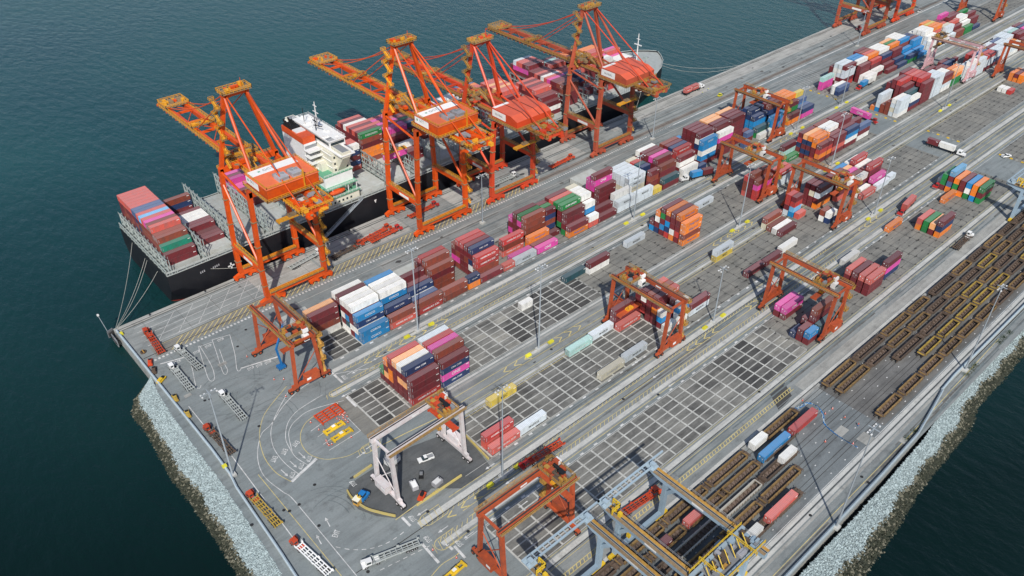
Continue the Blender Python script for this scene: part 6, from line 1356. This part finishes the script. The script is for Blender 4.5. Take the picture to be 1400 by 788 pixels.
# hatch covers set down behind the quayside block
def hatch(l, w, n=1):
    r = empty('loose_hatch_cover'); b = MB()
    for k in range(n): b.box(0, 0, .1 + k * .75, l, w, .8 + k * .75, 'hatchgrey'); b.box(.6, .6, .8 + k * .75, l - .6, w - .6, .84 + k * .75, 'hatchgrey')
    b.build('panel', r); b = MB()
    for k in range(4): b.box(1 + k * (l - 2.4) / 3, -.15, .1, 1.4 + k * (l - 2.4) / 3, 0, .7, 'grey')
    b.build('lug', r); return r
for x, y, l, w, n, lb in ((98.5, 232.5, 13, 12, 2, 'pale grey ship hatch cover on the ground behind the empty orange gantry crane'), (147, 233.5, 26, 6.5, 3, 'long pale stack of ship hatch covers behind the white topped containers'), (262, 233, 15, 13, 4, 'grey ship hatch covers behind the grey container stack')):
    o = hatch(l, w, n); o.location = (x, y, 0); tag(o, lb, 'hatch cover', 'ship hatch covers set down on the quay')
# ------------------------------------------------------------------ railway wagons
def wagon(m, l, m2='brownrust', deep=True, seed=0):
    """container well car: two side sills, end platforms, cross trusses in the well, bogies; origin at its left end"""
    rr = random.Random(seed)
    r = empty('well_wagon'); b = MB(); e = 1.5
    for y in (-1.35, 1.35):
        b.box(e, y - .2, .45, l - e, y + .2, 1.55, m); b.box(e, y - .24, 1.55, l - e, y + .2, 1.66, m)
        for k in range(int(l / 1.4)): b.box(e + .6 + 1.4 * k, y - .34 if y < 0 else y + .2, .5, e + .72 + 1.4 * k, y - .2 if y < 0 else y + .34, 1.5, m2)
    b.build('side_sill', r)
    b = MB(); b.box(e, -1.15, .28, l - e, 1.15, .36, 'wellfloor'); n = int((l - 2 * e) / 1.9)
    for k in range(n):
        x = e + (l - 2 * e) * k / n; x2 = e + (l - 2 * e) * (k + 1) / n
        b.bar((x, -1.1, .55), (x2, 1.1, .55) , .16, .16, m2); b.bar((x, 1.1 if k % 2 else -1.1, .6), (x, -1.1 if k % 2 else 1.1, .6), .2, .2, m2)
    b.build('well_floor', r)
    for s in (0, 1):
        x0, x1 = (0, e + .1) if s == 0 else (l - e - .1, l)
        b = MB(); b.box(x0, -1.4, 1.1, x1, 1.4, 1.35, m2); b.box(x0 + .2, -.4, 1.35, x1 - .2, .4, 1.7, m2); b.box(x0 + .1, -1.4, 1.35, x0 + .25, 1.4, 1.75, m); b.build('end_platform', r)
        b = MB(); xc = (x0 + x1) / 2
        for k in (-.85, .85):
            for yy in (-.75, .75): b.tube((xc + k, yy - .07, .45), (xc + k, yy + .07, .45), .42, 'rail_steel', 10)
        b.box(xc - 1.3, -1.05, .35, xc + 1.3, -.9, .75, m2); b.box(xc - 1.3, .9, .35, xc + 1.3, 1.05, .75, m2); b.build('bogie', r)
    return r
WG = 'empty container wagons in the rail yard'; TN = ['top', 'second', 'middle', 'fourth', 'lowest']
def train(ti, x0, specs, where):
    x = x0; k = 0
    for sp in specs:
        if isinstance(sp, (int, float)): x += sp; continue
        m, l = sp
        place('wg' + m + str(l), lambda: wagon(m, l, 'brownrust', True, 1), (x, TR[ti], 0), 0, '%s wagon, %s, %s track, %s' % ({'wagonyellow': 'worn yellow', 'wagonyellow2': 'brighter yellow', 'brownrust': 'dark brown', 'wagonwhite': 'pale edged'}[m], NUMW[k] + ' from left', TN[ti], where), WG, 'wagon')
        x += l + .35; k += 1
Yw, Yb, Br, Wh_ = ('wagonyellow', 15.2), ('wagonyellow2', 15.2), ('brownrust', 15.2), ('wagonwhite', 21)
YL, BL = ('wagonyellow', 20.5), ('brownrust', 20.5)
up_ = 'upper wagon group'
train(0, 225.5, [YL, BL, YL, Yw, 2.5, BL, Yw, Br, Yw, Br, Br, Yw, Br, Br, Yw, Br, Yw, Yb, Br, Br], up_)
train(1, 226.3, [YL, Br, Yw, Yw, Br, Yw, Br, Yb, Yw, Br, Yw, Yb, Yw, Yw, Br, Yw, Yb], up_)
train(2, 257.5, [BL, BL, Yw, Yb, Yw, Br, Yw, Yb, Br, Yw, Yb, Yw, Br, Yw, Yb], up_)
train(3, 267, [BL if False else Yb, Yb, Yb, Yb, Yb, Br, Yb, Yw, Br, Yb, Yw, Yw, Br, Yb], up_)
train(4, 226, [YL if False else Yw, Yw, Yw, Yw, Yw, Yw, Br, Yw, Br, Yb, Yw, Br, Yw, Yw, Yb], up_)
lo_ = 'lower wagon group'
train(0, 80, [YL, Br, YL, YL, YL, 1.0], lo_)
train(0, 188.0, [('wagonyellow', 19.5)], lo_ + ' right end')
train(1, 84, [YL, YL, Yw, YL, 0.2], lo_)
train(1, 157.5, [YL, 1, ('brownrust', 19.0)], lo_ + ' middle')
train(2, 88, [YL, BL, ('wagonwhite', 21), ('wagonwhite', 21), ('brownrust', 19)], lo_)
train(3, 82, [BL, YL, YL, ('wagonyellow', 20.5), ('wagonyellow', 20.5)], lo_)
train(4, 80, [BL, BL, BL, BL, ('brownrust', 14.5)], lo_)
def load(x, ti, l, c, lb, lt=True):
    o = container(x, TR[ti] - 1.22, .75, l, 2.75, c); tag(o, lb, 'container', 'containers loaded on wagons'); lettering(o, l, 2.75, c) if lt else None
load(196.0, 1, 14.3, 'r', 'long red container on a wagon at the right end of the lower group', False)
load(178.9, 1, 15.0, 'B', 'long blue container on a wagon left of the red one')
load(181.0, 0, 7.2, 'w', 'short white container on top track beside the long blue one'); load(183.0, 2, 7.2, 'w', 'short white container on the middle track below the blue one')
load(160.0, 4, 14.4, 'k', 'long coral container on the lowest track', False); load(144.0, 4, 12.2, 'w', 'long white container on the lowest track beside the rail crane trolley')
load(140.6, 1, 7.5, 'k', 'short coral container just right of the blue grey crane girder', False); load(127, 1, 6.1, 'm', 'short maroon container in the shade under the rail crane')
# blue hose across the tracks, and people
b = MB(); hpts = smooth_line([(207.5, 83.8), (211.6, 82.9), (214.6, 82.2), (215.4, 79.6), (213.8, 76.3), (210.0, 73.2), (208.6, 69.1), (208.3, 64.1), (208.5, 60.5)], 6)
for p_, q_ in zip(hpts, hpts[1:]):
    for d in (0, .5): b.bar((p_[0], p_[1] + d, .12), (q_[0], q_[1] + d * random.uniform(.3, 1.6), .12), .22, .12, 'paleblue' if random.random() < .4 else 'blue')
tag(b.build('fabric_boom'), 'crumpled blue hose laid in a curve across the closed tracks', 'hose')
def person(x, y, lb, top_='hivis', rz=0):
    """small standing figure grown from a joint skeleton with the skin modifier"""
    J = [(0, 0, .95), (0, 0, 1.2), (0, 0, 1.45), (0, 0, 1.56), (0, .01, 1.70), (.11, 0, .92), (.12, .03, .5), (.13, -.02, .08), (-.11, 0, .92), (-.12, .05, .5), (-.13, .02, .08), (.2, 0, 1.42), (.26, .02, 1.14), (.25, .12, .92), (-.2, 0, 1.42), (-.26, .02, 1.14), (-.25, .1, .92), (.13, .12, .05), (-.13, .14, .05)]
    E_ = [(0, 1), (1, 2), (2, 3), (3, 4), (0, 5), (5, 6), (6, 7), (0, 8), (8, 9), (9, 10), (2, 11), (11, 12), (12, 13), (2, 14), (14, 15), (15, 16), (7, 17), (10, 18)]
    rad = [.15, .15, .16, .065, .11, .11, .08, .055, .11, .08, .055, .075, .055, .04, .075, .055, .04, .05, .05]
    me = bpy.data.meshes.new('person'); me.from_pydata(J, E_, []); o = bpy.data.objects.new('person', me); COL.objects.link(o)
    md = o.modifiers.new('skin', 'SKIN'); 
    for v, q in zip(me.skin_vertices[0].data, rad): v.radius = (q, q)
    me.skin_vertices[0].data[0].use_root = True
    o.modifiers.new('sub', 'SUBSURF').levels = 1
    ev = o.evaluated_get(bpy.context.evaluated_depsgraph_get()); m2 = bpy.data.meshes.new_from_object(ev); bpy.data.objects.remove(o)
    o = bpy.data.objects.new('person', m2); COL.objects.link(o); m2.materials.clear()
    for k in ('blue', top_, 'skin', 'white'): m2.materials.append(MATS[k])
    for f in m2.polygons: z = f.center.z; f.material_index = 3 if z > 1.74 else 2 if z > 1.55 else 1 if z > .95 else 0
    o.location = (x, y, 0); o.rotation_euler.z = rz; tag(o, lb, 'person')
if True:
    person(*(406.9, 271.0), 'person in yellow vest standing on the quay right of the truck with red containers')
    person(*(399.8, 270.0), 'person in yellow vest nearer the truck with red containers on the quay', rz=1)
    person(*(217.4, 65.3), 'person in orange vest standing on the closed rail tracks', 'orangered')
r = empty('utility_vehicle', (*(405.2, 261.0), 0)); tag(r, 'small lime green utility vehicle on the quay lanes beyond the bow', 'vehicle'); b = MB(); b.box(-1.5, -.8, .4, 1.5, .8, 1.1, 'hiyellow'); b.box(-.8, -.7, 1.1, .5, .7, 1.8, 'glass'); b.box(-.9, -.8, 1.8, .6, .8, 1.9, 'hiyellow'); b.build('body', r); b = MB(); wheels(b, (-.9, .9), 1.7, .35, tw=.25); b.build('wheel', r)
# racks of container frames beyond the quayside block
r = empty('flat_rack', (*(419.9, 220.5), 0)); tag(r, 'stack of pale yellow flat rack frames at the right end of the near quayside block', 'frame'); b = MB()
for k in range(6):
    for y in (0, 2.4): b.box(k * 1.5, y, 0, k * 1.5 + .3, y + .3, 9, 'wagonwhite')
    b.box(k * 1.5, 0, 9, k * 1.5 + .3, 2.7, 9.3, 'yellow')
for z in (3, 6): b.box(0, 0, z, 7.8, .2, z + .25, 'yellow')
b.build('frame', r)
# slot end barriers (yellow and white blocks) at the block ends
def endblock(m):
    r = empty('slot_end_block'); b = MB(); b.box(-.3, -.7, 0, .3, .7, .4, m); b.build('block', r); b = MB(); b.box(-.2, -.5, .4, .2, .5, .55, m); b.build('cap', r); return r
for blk, s, yy in (('C', 47.4, 137), ('B', 47.1, 172.4), ('D', 47.6, 98.2), ('A', 47.4, 211)):
    for k in range(7):
        m_ = 'yellow' if (k % 2) == 0 else 'concrete_worn'
        place('eb' + m_, lambda: endblock(m_), (XS(s) - 1.2, yy + 1.4 + 2.8 * k), 0, '%s end block, %s from the near side at the far end of the %s' % ('yellow' if m_ == 'yellow' else 'grey', ROW[k], BLN[blk]), 'end blocks at the far yard rows', 'block')
